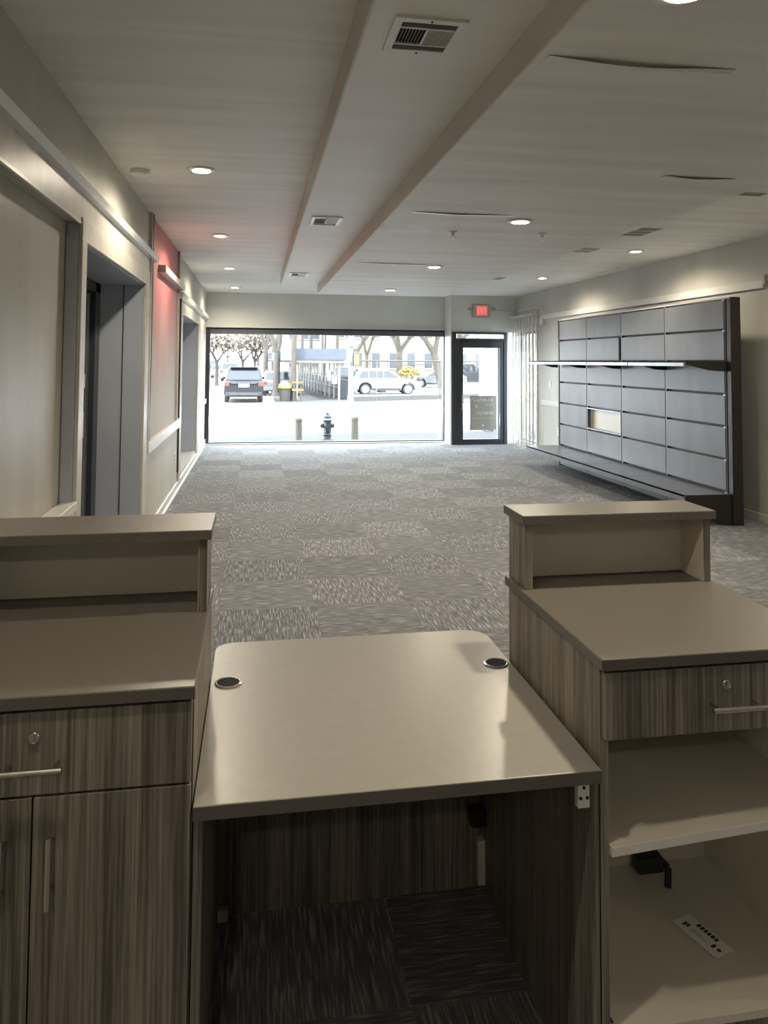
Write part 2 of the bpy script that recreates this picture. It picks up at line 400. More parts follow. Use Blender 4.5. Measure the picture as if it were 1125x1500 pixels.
# right wall with a side window behind the folding gate
wall_x('wall_right', XR, XR+.2, YB, 14.65, 0, ZC, [(13.0, 13.98, .08, 2.15)], 'wall')
struct('trim_21', MB().prism([(XR, 2.33), (XR-.03, 2.34), (XR-.03, 2.42), (XR, 2.43)], 'y', 6.75, 12.7), 'trim')
struct('trim_22', MB().box(XR-.02, XR, -3.9, 6.72, 2.405, 2.43), 'casing')
struct('trim_23', MB().box(XR-.03, XR, 11.2, 12.7, .83, .91).box(XR-.02, XR, -3.9, 6.6, .80, .86), 'trim', .003)
struct('trim_24', MB().box(XR-.006, XR, -3.9, 6.75, .868, .884), 'hole')
struct('baseboard_right', MB().box(XR-.015, XR, YB, 12.7, 0, .08), 'casing', .003)
struct('trim_25', MB().box(XR-.02, XR+.02, 12.92, 13.0, 0, 2.5).box(XR-.02, XR+.02, 13.0, 13.98, 2.15, 2.22), 'trim')
wr = thing('window_2', '', 'window', (XR+.1, 13.3, .08)); del wr['label']; del wr['category']; wr['kind'] = 'structure'
MB().box(XR+.09, XR+.096, 13.0, 13.98, .08, 2.15).build('window_pane', 'glass', wr)
MB().box(XR+.07, XR+.12, 13.0, 13.03, .08, 2.15).box(XR+.07, XR+.12, 13.95, 13.98, .08, 2.15).box(XR+.07, XR+.12, 13.0, 13.98, .08, .11).box(XR+.07, XR+.12, 13.0, 13.98, 2.12, 2.15).build('window_frame', 'darkframe', wr)
# back wall behind the camera
struct('wall_back', MB().box(XL-.5, XR+.2, YB-.2, YB, 0, ZC), 'jamb')
# front wall, set back at the big window, forward at the door
fw = MB()
fw.box(XL-.5, 3.75, 14.45, 14.65, 2.20, ZC)
fw.box(3.70, 3.75, 14.0, 14.65, 0, ZC)
fw.box(3.75, XR, 14.0, 14.2, 2.155, ZC).box(4.80, 4.84, 14.0, 14.2, 0, 2.155).box(4.84, XR, 14.0, 14.2, 0, .07)
struct('wall_front', fw, 'wall_front')
struct('trim_26', MB().box(3.675, 3.70, 13.985, 14.46, 0, ZC), 'trim')
struct('trim_27', MB().box(XL, 3.7, 14.40, 14.46, 2.198, 2.215), 'trim')
# ceiling and dropped soffits
struct('ceiling', MB().box(XL-.5, XR+.3, YB-.2, 14.65, ZC, ZC+.12), 'ceil')
struct('ceiling', MB().box(.35, .895, YB, 11.15, 2.705, ZC), 'soffit')
struct('ceiling', MB().box(.895, 2.82, YB, 11.25, 2.584, ZC), 'ceil')
struct('trim_28', MB().box(.340, .350, YB, 11.15, 2.70, 2.857), 'face')
struct('trim_29', MB().box(.885, .895, YB, 11.15, 2.580, 2.705), 'face')
# big shop window
w1 = thing('window_1', '', 'w', (1.4, 14.5, 0)); del w1['label']; del w1['category']; w1['kind'] = 'structure'
MB().box(-.88, 3.69, 14.515, 14.525, .05, 2.09).build('window_pane', 'glass', w1)
MB().box(XL, -.855, 14.45, 14.58, 0, 2.2).box(3.655, 3.70, 14.45, 14.58, 0, 2.2).box(XL, 3.7, 14.46, 14.57, 2.155, 2.2)\
    .box(XL, 3.7, 14.46, 14.57, 0, .045).build('window_frame', 'darkframe', w1)
hb = MB().box(XL+.07, 3.66, 14.45, 14.56, 2.075, 2.16)
hb.build('roller_box', plain('slate_roller_box', (.13, .145, .165), .4), w1)
MB().box(XL+.07, 3.66, 14.444, 14.45, 2.112, 2.116).box(XL+.07, 3.66, 14.444, 14.45, 2.136, 2.14).build('roller_seam', 'darkframe', w1)
MB().box(XL, 3.7, 14.38, 14.45, 0, .022).build('sill', 'trim', w1)

# entrance door
d1 = thing('door_1', '', 'd', (4.26, 14.0, 0)); del d1['label']; del d1['category']; d1['kind'] = 'structure'
MB().box(3.705, 3.785, 13.97, 14.14, 0, 2.155).box(4.735, 4.80, 13.97, 14.14, 0, 2.155)\
    .box(3.785, 4.735, 13.97, 14.14, 2.115, 2.155).box(3.785, 4.735, 13.97, 14.14, 1.985, 2.03).build('door_frame', 'darkframe', d1, .004)
leaf = MB().box(3.785, 3.925, 13.99, 14.04, .005, 1.985).box(4.672, 4.735, 13.99, 14.04, .005, 1.985)\
    .box(3.925, 4.672, 13.99, 14.04, .005, .10).box(3.925, 4.672, 13.99, 14.04, 1.85, 1.985).build('door_leaf', 'darkframe', d1, .003)
MB().box(3.925, 4.672, 14.012, 14.018, .10, 1.85).build('door_pane', 'glass', leaf)
MB().tube((3.86, 13.99, .93), (3.90, 13.93, .93), .009).tube((3.90, 13.93, .94), (3.90, 13.93, .67), .015).tube((3.86, 13.99, .68), (3.90, 13.93, .68), .009).build('door_handle', 'chrome', leaf, smooth=True)
MB().box(3.785, 4.735, 14.03, 14.036, 2.03, 2.115).build('transom_pane', 'glass', d1)
MB().box(3.88, 4.02, 13.94, 13.985, 1.955, 1.99).build('door_closer', 'black', d1, .004)
MB().box(4.64, 4.672, 14.05, 14.11, .1, 1.85).build('edge_guard', plain('pale_blue_guard', (.32, .38, .48), .4), d1)
MB().box(3.80, 4.78, 13.93, 13.99, 0, .012).build('threshold', 'darkframe', d1)
MB().box(4.84, XR, 14.09, 14.096, .07, 2.155).build('sidelight_pane', 'glass', d1)
# poster on the door glass, seen from behind
pt = thing('door_poster', 'grey paper poster with pale faint lettering taped to the entrance door glass', 'poster', (4.34, 14.025, .6))
MB().box(4.072, 4.60, 14.022, 14.026, .27, .925).build('poster_sheet', 'poster', pt)
ink = MB()
random.seed(3)
def glyph_row(x0, x1, z, h, wd, gap):
    x = x0
    while x < x1-wd:
        k = random.choice('ETHILN')
        t = wd*.28
        ink.box(x, x+t, 14.019, 14.0215, z, z+h)
        if k in 'HN': ink.box(x+wd-t, x+wd, 14.019, 14.0215, z, z+h)
        if k in 'ET': ink.box(x, x+wd, 14.019, 14.0215, z+h*.82, z+h)
        if k in 'EL': ink.box(x, x+wd, 14.019, 14.0215, z, z+h*.18)
        if k in 'EHN': ink.box(x, x+wd, 14.019, 14.0215, z+h*.42, z+h*.58)
        x += wd+gap
glyph_row(4.10, 4.58, .82, .055, .038, .018)
glyph_row(4.36, 4.56, .755, .018, .014, .008); glyph_row(4.38, 4.56, .715, .014, .012, .007)
glyph_row(4.18, 4.24, .70, .05, .035, .015)
glyph_row(4.22, 4.54, .57, .05, .032, .014); glyph_row(4.12, 4.54, .49, .012, .012, .006)
ink.tube((4.33, 14.0205, .36), (4.33, 14.019, .36), .018, n=10)
ink.build('lettering', 'posterink', pt)

# inner dark door in the left doorway
d2 = thing('door_2', '', 'd', (XL-.40, 5.4, 0)); del d2['label']; del d2['category']; d2['kind'] = 'structure'
MB().box(XL-.44, XL-.34, 6.30, 6.47, 0, 2.20).box(XL-.44, XL-.34, 4.27, 6.47, 2.12, 2.20).box(XL-.44, XL-.34, 4.27, 4.35, 0, 2.20).build('door_frame', 'darkframe', d2, .003)
lf = MB().box(XL-.42, XL-.38, 4.35, 6.30, .01, 2.12).build('door_leaf', 'doorblue', d2)
MB().box(XL-.38, XL-.372, 6.22, 6.24, .01, 2.1).build('door_seam', 'chrome', lf)
MB().box(XL-.38, XL-.372, 5.70, 6.12, .98, 1.18).build('push_plate', 'cardboard', lf)
MB().box(XL-.38, XL-.371, 5.72, 6.10, 1.18, 1.33).build('lock_plate', 'chrome', lf)
MB().box(XL-.38, XL-.360, 5.76, 5.88, 1.36, 1.47).box(XL-.38, XL-.360, 5.95, 6.08, 1.36, 1.47).build('latch_cover', 'cardboard', lf)

# folding security gate beside the door
g = thing('folding_gate', 'folded accordion security gate of upright metal slats right of the entrance door', 'gate', (4.87, 13.4, 0))
gm = MB(); n = 14
for i in range(n):
    y = 12.80+i*(1.12/(n-1)); x = 4.86+(.05 if i % 2 else 0)
    gm.box(x, x+.016, y-.010, y+.010, .02, 2.42)
gm.build('slats', 'slat', g)
lm = MB()
for i in range(n-1):
    y = 12.80+i*(1.12/(n-1)); y2 = y+1.12/(n-1); xa = 4.866+(.05 if i % 2 else 0); xb = 4.866+(0 if i % 2 else .05)
    for z in (.25, .85, 1.45, 2.05): lm.tube((xa, y, z), (xb, y2, z+.06), .005, n=5)
lm.build('links', 'slat', g)
MB().box(4.855, 4.935, 12.78, 13.95, 2.42, 2.45).build('top_track', 'slat', g)
MB().box(4.84, 4.868, 13.42, 13.50, 1.28, 1.46).build('lock_box', 'slat', g)

# ------------------------------------------------------------------ ceiling fixtures
def downlight(x, y, z, label, group):
    t = thing('recessed_downlight', label, 'ceiling light', (x, y, z), group)
    MB().lathe([(.062, -.001), (.088, -.001), (.092, -.006), (.085, -.010), (.064, -.012)], (x, y, z), n=28).build('trim_ring', 'white', t, smooth=True)
    MB().lathe([(.060, -.014), (.060, -.0125)], (x, y, z), n=28).build('lens', 'lamp', t)
    return t
def lampof(t, e):
    ld = bpy.data.lights.new('lamp_light', 'SPOT'); ld.energy = e; ld.spot_size = math.radians(166); ld.spot_blend = .6
    ld.shadow_soft_size = .055; ld.color = (1.0, .88, .70)
    lo = bpy.data.objects.new('lamp_light', ld); COL.objects.link(lo); lo.parent = t; lo.location = (0, 0, -.03)
rows = []
GL = 'recessed downlights in the left ceiling strip'; GM = 'recessed downlights in the lowered middle ceiling'; GR = 'recessed downlights in the right ceiling strip'
LL = {-1.8: 'unseen downlight added behind the camera, in line with the left ceiling row', .95: 'downlight of the left ceiling row overhead, above the top of the picture', 5.12: 'large bright downlight in left ceiling, nearest camera, beside the smoke detector', 7.81: 'second bright downlight along the left ceiling row',
      10.55: 'third downlight along the left ceiling row, level with the last duct vent', 13.35: 'small farthest downlight of the left row, just before the front wall'}
for y in (-1.8, .95, 5.12, 7.81, 10.55, 13.35):  # first lamp is unseen, added behind the camera to brighten the near room
    rows.append((-.38, y, ZC, LL.get(y, 'downlight of the left ceiling row, overhead or behind the camera'), GL))
LM = {1.80: 'downlight in lowered ceiling cut off by the top edge of the picture', 5.06: 'bright downlight in lowered ceiling, right of the sprinkler head', 7.68: 'downlight in lowered ceiling, middle of its row of three',
      10.31: 'farthest small downlight in the lowered ceiling above the shop window'}
for y in (1.80, 5.06, 7.68, 10.31):
    rows.append((1.12 if y < 2 else 1.838, y, 2.584, LM.get(y, 'downlight of the lowered ceiling row, overhead or behind the camera'), GM))
LR = {-1.8: 'unseen downlight added behind the camera in the right ceiling strip', 5.15: 'downlight of the right ceiling strip just right of the picture, before the display wall', 1.1: 'downlight of the right ceiling strip overhead, right of the picture', 7.93: 'bright downlight in right ceiling strip above the dark display wall', 10.77: 'small far downlight in right ceiling strip towards the exit sign'}
for y in (-1.8, 1.1, 5.15, 7.93, 10.77):  # rearmost fixture is unseen, added for more light from behind the camera
    rows.append((4.26, y, ZC, LR.get(y, 'downlight of the right ceiling strip, out past the frame edge'), GR))
for x, y, z, lab, gr in rows:
    t = downlight(x, y, z, lab, gr)
    k = 1.0
    if y < 3: k = .5 if y < 1.2 else 1.0
    if y < 0: k = .5
    lampof(t, LAMP*k)
# smoke detector
sm = thing('smoke_detector', 'round off-white smoke detector on the left ceiling beside the nearest downlight', 'smoke detector', (-.79, 5.22, ZC))
MB().lathe([(.060, 0), (.065, -.008), (.062, -.030), (.045, -.045), (.02, -.048)], (-.79, 5.22, ZC), n=24).build('housing', 'white', sm, smooth=True)
MB().box(-.74, -.72, 5.16, 5.19, ZC-.04, ZC-.012).build('test_button', 'white', sm)
# supply vents in the duct soffit
def supply_vent(x0, x1, y0, y1, z, label):
    cx, cy = (x0+x1)/2, (y0+y1)/2
    t = thing('supply_vent', label, 'ceiling vent', (cx, cy, z), 'supply vents along the duct soffit')
    b = .028
    f = MB().box(x0, x1, y0, y0+b, z-.010, z).box(x0, x1, y1-b, y1, z-.010, z).box(x0, x0+b, y0+b, y1-b, z-.010, z).box(x1-b, x1, y0+b, y1-b, z-.010, z)
    f.box(x0+b, x1-b, y0+b+.042, y0+b+.048, z-.009, z-.002).box(x0+b, x1-b, y1-b-.048, y1-b-.042, z-.009, z-.002)
    f.box(cx-.003, cx+.003, y0+b+.045, y1-b-.045, z-.009, z-.002)
    f.build('frame', 'white', t)
    MB().box(x0+b, x1-b, y0+b, y1-b, z-.0012, z-.0004).build('dark_throat', 'hole', t)
    l = MB()
    for ya in (y0+b, y1-b-.042):
        for k in range(4): l.prism([(ya+.003+k*.0105, z-.008), (ya+.008+k*.0105, z-.002), (ya+.0095+k*.0105, z-.002), (ya+.0045+k*.0105, z-.008)], 'x', x0+b, x1-b)
    ya, yb = y0+b+.048, y1-b-.048
    nn = 8
    for k in range(nn):
        xx = cx+.006+k*(x1-b-cx-.006)/nn
        l.prism([(xx, z-.002), (xx+.008, z-.009), (xx+.0095, z-.009), (xx+.002, z-.002)], 'y', ya, yb)
        xx = x0+b+.002+k*(cx-x0-b-.006)/nn
        l.prism([(xx, z-.009), (xx+.001, z-.009), (xx+.002, z-.002), (xx+.001, z-.002)], 'y', ya, yb)
    l.build('louvers', 'louver', t)
    for yy in (y0+.012, y1-.012): MB().lathe([(.004, -.0125), (.004, -.0098)], (cx, yy, z), n=8).build('screw', 'hole', t)
supply_vent(.432, .678, 2.345, 2.62, 2.705, 'large white louvered supply vent in duct soffit nearest the camera')
supply_vent(.415, .655, 5.80, 6.16, 2.705, 'middle white louvered supply vent along the duct soffit')
supply_vent(.410, .655, 9.60, 9.94, 2.705, 'farthest small supply vent at the window end of the duct soffit')
# small slotted vents at the right
def slot_vent(x0, x1, y0, y1, z, label, ns=3):
    t = thing('slot_vent', label, 'ceiling vent', ((x0+x1)/2, (y0+y1)/2, z), 'slotted grey vents in the right ceiling')
    MB().box(x0, x1, y0, y1, z-.006, z).build('plate', 'louver', t, .002)
    s = MB(); st = (y1-y0)/ns
    for k in range(ns): s.box(x0+.012, x1-.012, y0+st*(k+.2), y0+st*(k+.75), z-.0075, z-.006)
    s.build('slots', 'display', t)
slot_vent(3.56, 3.80, 6.55, 6.98, ZC, 'slotted grey ceiling vent with three slots, left of the right downlight', 3)
slot_vent(3.58, 3.79, 7.85, 8.15, ZC, 'slotted grey ceiling vent with two slots, behind the three-slot vent', 2)
slot_vent(3.55, 3.72, 10.85, 11.15, ZC, 'farthest small slotted vent by the soffit edge near exit sign', 2)
slot_vent(3.57, 3.77, 5.03, 5.12, ZC, 'single slot vent in right ceiling at the right picture edge', 1)
# sprinkler heads
def sprinkler(x, y, z, label):
    t = thing('sprinkler_head', label, 'sprinkler', (x, y, z), 'sprinkler heads in the lowered ceiling')
    MB().lathe([(.032, 0), (.034, -.004), (.014, -.010), (.010, -.03)], (x, y, z), n=16).build('escutcheon', 'white', t, smooth=True)
    MB().tube((x-.008, y, z-.03), (x-.012, y, z-.052), .003, n=6).tube((x+.008, y, z-.03), (x+.012, y, z-.052), .003, n=6).lathe([(.018, -.055), (.018, -.052)], (x, y, z), n=12).build('deflector', 'chrome', t)
sprinkler(1.487, 5.60, 2.584, 'pendent sprinkler head in the lowered ceiling left of bright downlight')
sprinkler(2.19, 5.54, 2.584, 'small sprinkler head in the lowered ceiling right of bright downlight')
# loose joint tape drooping from the ceiling
def peel(x0, x1, y, z, drop, label):
    m = MB(); n = 24; A = []; B = []; Cc = []
    for i in range(n+1):
        s = i/n; x = x0+(x1-x0)*s
        d = drop*math.sin(math.pi*min(1, s**.8))**1.3
        A.append(m.bm.verts.new((x, y-.006-.003*math.sin(9*s), z-.0015-d)))
        B.append(m.bm.verts.new((x, y+.022, z-.0010-d*.92)))
        Cc.append(m.bm.verts.new((x, y+.036, z-.0004)))
    for i in range(n):
        m.bm.faces.new((A[i], A[i+1], B[i+1], B[i])); m.bm.faces.new((B[i], B[i+1], Cc[i+1], Cc[i]))
    o = m.build('peeling_joint_tape', 'trim', loc=((x0+x1)/2, y, z))
    sf = o.modifiers.new('thickness', 'SOLIDIFY'); sf.thickness = .0015
    tag(o, label, 'ceiling tape', 'strips of joint tape peeling off the lowered ceiling')
peel(.93, 1.60, 2.29, 2.584, .016, 'long white strip of joint tape drooping from ceiling, upper right')
peel(2.14, 2.56, 3.67, 2.584, .013, 'short drooping strip of joint tape at the right edge of ceiling')
peel(1.02, 1.72, 4.89, 2.584, .008, 'peeling tape strip in front of the sprinkler head and downlight')
peel(1.00, 1.95, 7.55, 2.584, .006, 'thin peeling tape strip beside the middle-row downlight of the lowered ceiling')
# worn plaster patches around the sprinkler
pm = MB(); random.seed(11)
for k in range(60):
    x, y = random.gauss(1.18, .12), random.gauss(5.45, .16)
    if x < .93: continue
    r = random.uniform(.006, .028); a0 = random.uniform(0, 3)
    pm.poly([(x+r*random.uniform(.6, 1.6)*math.cos(a0+q*math.pi/3), y+r*random.uniform(.4, 1)*math.sin(a0+q*math.pi/3), 2.5832) for q in range(6)])
for k in range(22):
    x, y = random.gauss(1.95, .08), random.gauss(5.5, .08); r = random.uniform(.006, .02)
    pm.poly([(x+r*1.4*math.cos(q*math.pi/3), y+r*math.sin(q*math.pi/3), 2.5832) for q in range(6)])
struct('trim_30', pm, 'white')

# exit sign
ex = thing('exit_sign', 'red and white lighted exit sign with twin emergency heads above the entrance door', 'exit sign', (4.28, 14.0, 2.56))
MB().box(4.11, 4.455, 13.945, 13.998, 2.43, 2.70).build('housing', 'louver', ex, .012)
MB().box(4.175, 4.39, 13.938, 13.946, 2.478, 2.658).build('sign_face', 'exitred', ex, .002)
text_part('lettering', 'EXIT', .14, 'exittext', ex, (4.283, 13.9365, 2.567), (math.radians(90), 0, 0), .62)
for sx in (4.03, 4.52):
    MB().lathe([(.02, .03), (.036, 0), (.036, -.03), (.03, -.034)], (sx, 13.95, 2.60), 'y', 16).build('lamp_head', 'louver', ex, smooth=True)
    MB().tube((sx, 13.95, 2.60), (4.11 if sx < 4.2 else 4.455, 13.97, 2.58), .008).build('arm', 'louver', ex)
cd = thing('cable_conduit', 'thin grey conduit running from exit sign across the right wall', 'conduit', (5.0, 13.2, 2.5))
c1 = MB()
pts = [(4.52, 13.985, 2.57), (4.99, 13.985, 2.56), (4.995, 12.62, 2.56), (4.995, 12.62, 2.27)]
for a, b in zip(pts, pts[1:]): c1.tube(a, b, .011, n=8)
c1.build('pipe', 'slat', cd)
MB().box(4.96, 5.02, 12.56, 12.68, 2.24, 2.36).build('junction_box', 'slat', cd, .004)
bx = MB().box(4.985, 5.019, 6.715, 6.735, 2.37, 2.47).build('wall_bracket', 'louver', loc=(5.0, 6.73, 2.4))
tag(bx, 'small grey bracket above the near end of the display wall', 'bracket')
def outlet(name, x, y, z, lab, side):
    t = thing(name, lab, 'wall outlet', (x, y, z))
    s = 1 if side == 'l' else -1
    MB().box(x, x+s*.008, y-.04, y+.04, z-.06, z+.06).build('cover_plate', 'white', t, .002)
    MB().box(x+s*.008, x+s*.0095, y-.015, y+.015, z+.012, z+.036).box(x+s*.008, x+s*.0095, y-.015, y+.015, z-.036, z-.012).build('sockets', 'louver', t)
outlet('wall_outlet', XR, 12.35, 1.20, 'white wall outlet between folding gate and display wall', 'r')
outlet('wall_outlet', XR, 12.0, .42, 'low white wall outlet beside the far foot of the display wall', 'r')
outlet('wall_outlet', XL, 9.25, .42, 'low white wall outlet below chair rail beside the left niche', 'l')
cp = MB().box(XR-.10, XR-.002, 6.05, 6.2, .0, .12).build('floor_cable_box', 'display', loc=(XR-.05, 6.1, 0)); tag(cp, 'small dark box at the wall foot, right picture edge', 'box')

# ------------------------------------------------------------------ display wall
D = thing('display_wall', 'tall dark slatted display wall with shelves along the right wall', 'display unit', (4.62, 8.9, 0))
zrow = [.0, .315, .634, .957, 1.275, 1.60, 1.915, 2.22]; ycol = [6.80, 7.93, 9.0, 10.05, 11.05]
def xf(y): return 4.596+.0115*(y-6.8)
for r in range(7):
    for c in range(4):
        if (r, c) == (2, 2): continue
        ya, yb = ycol[c]+.014, ycol[c+1]-.014
        if (r, c) == (5, 2): ya += .06
        za, zb = zrow[r]+(.012 if r else .02), zrow[r+1]-.012
        o = MB().prism([(xf(ya), ya), (xf(yb), yb), (xf(yb)+.018, yb), (xf(ya)+.018, ya)], 'z', za, zb).build('back_panel', 'display', D, .002)
for y in ycol:
    x = xf(y)
    MB().box(x+.004, x+.05, y-.012, y+.012, 0, 2.225).build('upright', 'display' if y != ycol[0] else 'display_edge', D)
MB().prism([(xf(6.8)+.03, 6.81), (xf(11.05)+.03, 11.05), (xf(11.05)+.05, 11.05), (xf(6.8)+.05, 6.81)], 'z', .634, .957)
bk = MB()
for zz in (0, .315, .957, 1.275, 1.6, 1.915):
    zt = zrow[zrow.index(zz)+1]
    bk.prism([(xf(6.8)+.035, 6.81), (xf(11.05)+.035, 11.05), (xf(11.05)+.045, 11.05), (xf(6.8)+.045, 6.81)], 'z', zz, zt)
bk.prism([(xf(6.8)+.035, 6.81), (xf(9)+.035, 9.0), (xf(9)+.045, 9.0), (xf(6.8)+.045, 6.81)], 'z', .634, .957)
bk.prism([(xf(10.05)+.035, 10.05), (xf(11.05)+.035, 11.05), (xf(11.05)+.045, 11.05), (xf(10.05)+.045, 10.05)], 'z', .634, .957)
bk.build('backing', 'display_edge', D)
MB().box(4.62, 4.64, 9.03, 9.045, .66, .93).box(4.62, 4.70, 9.03, 10.03, .65, .662).box(4.62, 4.70, 9.03, 10.03, .93, .945).build('niche_rim', 'shelf', D, .002)
MB().box(4.70, 4.71, 9.0, 10.05, .64, .95).build('niche_back', 'melamine', D)
MB().box(4.605, 4.715, 6.715, 6.785, 0, 2.235).build('side_panel', 'endpanel', D, .003)
MB().box(4.64, 4.73, 11.06, 11.10, 0, 2.235).build('side_panel', 'endpanel', D, .003)
MB().prism([(4.60, 6.72), (4.645, 11.07), (4.72, 11.07), (4.715, 6.72)], 'z', 2.225, 2.24).build('top_cap', 'shelf', D)
# three upper shelves of silver edge, the fourth bay keeps only its bare bracket
sy = [11.04, 10.05, 9.0, 7.93, 6.80]
for a, b in zip(sy, sy[1:]):
    sh = MB().box(4.15, 4.60, b+.006, a-.006, 1.583, 1.60).box(4.15, 4.165, b+.006, a-.006, 1.548, 1.60).build('shelf', 'shelf', D, .002)
    for y in (a-.03, b+.03):
        MB().prism([(4.20, 1.583), (4.60, 1.583), (4.60, 1.50), (4.50, 1.505)], 'y', y-.012, y+.012).build('shelf_bracket', 'display_edge', sh)
MB().prism([(4.165, 1.60), (4.60, 1.60), (4.60, 1.50), (4.42, 1.51), (4.18, 1.565)], 'y', 6.785, 6.80).build('end_bracket', 'display_edge', D, .002)
for i in range(4):
    y0, y1 = ycol[i], ycol[i+1]
    sh = MB().box(4.10, xf(y0)+.0, y0-.06 if i == 0 else y0+.004, y1-.004, .285, .305).box(4.10, 4.115, y0-.06 if i == 0 else y0+.004, y1-.004, .235, .305).build('base_shelf', 'deck', D, .002)
MB().prism([(4.12, .30), (4.60, .30), (4.60, .0), (4.50, .02), (4.12, .20)], 'y', 6.735, 6.755).build('base_bracket', 'endpanel', D)
for y in ycol[1:]:
    MB().prism([(4.20, .285), (4.60, .285), (4.60, .12)], 'y', y-.012, y+.012).build('base_bracket', 'endpanel', D)
for i in range(7):
    MB().box(4.588, 4.60, 6.795, 6.825, zrow[i+1]-.018, zrow[i+1]-.002).build('slot_clip', 'shelf', D)

# ------------------------------------------------------------------ reception counters
def handle_h(parent, cx, y, z, L):
    MB().tube((cx-L/2, y-.030, z), (cx+L/2, y-.030, z), .0055, n=12).tube((cx-L*.38, y, z), (cx-L*.38, y-.030, z), .004, n=8).tube((cx+L*.38, y, z), (cx+L*.38, y-.030, z), .004, n=8).build('handle', 'chrome', parent, smooth=True)
def handle_v(parent, x, y, z0, z1):
    MB().tube((x, y-.030, z0), (x, y-.030, z1), .0055, n=12).tube((x, y, z0+.02), (x, y-.03, z0+.02), .004, n=8).tube((x, y, z1-.02), (x, y-.03, z1-.02), .004, n=8).build('handle', 'chrome', parent, smooth=True)
def lock(parent, x, y, z):
    MB().lathe([(.0105, -.004), (.0095, -.0055), (.0095, 0)], (x, y, z), 'y', 20).box(x-.001, x+.001, y-.0065, y-.005, z-.005, z+.005).build('lock', 'chrome', parent, smooth=True)
def counter(x0, x1, label, kind):
    t = thing('reception_counter', label, 'reception counter', ((x0+x1)/2, 1.8, 0))
    y0, y1 = 1.495, 2.10
    p = .018
    MB().box(x0, x0+p, y0+.021, y1-.01, 0, .941).build('side_panel', 'wood', t, .001)
    MB().box(x1-p, x1, y0+.021, y1-.01, 0, .941).build('side_panel', 'wood', t, .001)
    MB().box(x0+p, x0+p+.001, y0+.023, y1-.03, .1, .94).build('inner_lining', 'melamine', t)
    MB().box(x1-p-.001, x1-p, y0+.023, y1-.03, .1, .94).build('inner_lining', 'melamine', t)
    MB().box(x0+p, x1-p, y1-.03, y1-.01, .0, .94).build('back_panel', 'wood', t)
    MB().box(x0+p+.001, x1-p-.001, y1-.105, y1-.095, .182, .94).build('back_lining', 'melamine', t)
    MB().box(x0+p+.001, x1-p-.001, y0+.021, y1-.106, .182, .20).build('bottom_deck', 'melamine', t, .001)
    MB().box(x0+p, x1-p, y0+.06, y0+.075, 0, .18).build('toe_kick', 'wood', t)
    ct = MB().box(x0-.006 if kind == 'r' else x0, x1+.002, y0-.006, y1+.004, .941, .965).build('counter_top', 'counter', t, .0015)
    MB().box(x0-.007 if kind == 'r' else x0, x1+.003, y0-.0075, y0-.0062, .942, .9635).box(x0-.0075 if kind == 'r' else x0-.001, x0-.0062 if kind == 'r' else x0, y0-.006, y1+.004, .942, .9635).build('edge_band', 'counter_edge', ct)
    # raised ledge
    h0 = 1.955 if kind == 'r' else 1.905
    MB().box(x0+.004, x0+.024, h0+.012, y1, .965, 1.141).build('ledge_side', 'wood', t, .001)
    MB().box(x1-.024, x1-.004, h0+.012, y1, .965, 1.141).build('ledge_side', 'wood', t, .001)
    MB().box(x0+.024, x0+.025, h0+.014, y1-.018, .965, 1.141).build('ledge_lining', 'melamine', t)
    MB().box(x1-.025, x1-.024, h0+.014, y1-.018, .965, 1.141).build('ledge_lining', 'melamine', t)
    MB().box(x0+.024, x1-.024, y1-.016, y1, .965, 1.141).build('ledge_back', 'wood', t)
    MB().box(x0+.025, x1-.025, y1-.018, y1-.0165, .967, 1.139).build('ledge_back_lining', 'melamine', t)
    lt = MB().box(x0-.006, x1+.006, h0, y1+.02, 1.141, 1.165).build('ledge_top', 'counter', t, .0015)
    MB().box(x0-.0065, x1+.0065, h0-.0015, h0-.0003, 1.142, 1.1635).build('edge_band', 'counter_edge', lt)
    cx = (x0+x1)/2
    zb = .797 if kind == 'r' else .786
    dr = MB().box(x0+.003, x1-.003, y0, y0+.019, zb, .934).build('drawer', 'wood', t, .001)
    MB().box(x0+.03, x1-.03, y0+.021, y0+.45, zb+.012, zb+.10).build('drawer_box', 'melamine', dr)
    lock(dr, cx, y0, .896 if kind == 'r' else .889)
    handle_h(dr, cx+.013 if kind == 'r' else cx, y0, .855 if kind == 'r' else .841, .125 if kind == 'r' else .11)
    if kind == 'l':
        for a, b, hx in ((cx+.0015, x1-.003, cx+.036), (x0+.003, cx-.0015, cx-.046)):
            dd = MB().box(a, b, y0, y0+.019, .105, .781).build('cabinet_door', 'wood', t, .001)
            handle_v(dd, hx, y0, .601, .726)
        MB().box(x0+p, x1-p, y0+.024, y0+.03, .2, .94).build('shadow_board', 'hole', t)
    return t
lc = counter(-.672, -.107, 'left reception counter with locking drawer over two closed doors', 'l')
rc = counter(.7225, 1.279, 'right reception counter with locking drawer over open shelves', 'r')
# loose tilted shelf inside the right counter
sh = MB().prism([(.742, .556), (1.259, .586), (1.259, .605), (.742, .575)], 'y', 1.506, 1.98).build('adjustable_shelf', 'melamine', rc, .001)
MB().prism([(.742, .5565), (1.259, .5865), (1.259, .6045), (.742, .5745)], 'y', 1.5045, 1.5062).build('shelf_edge_band', 'white', sh)
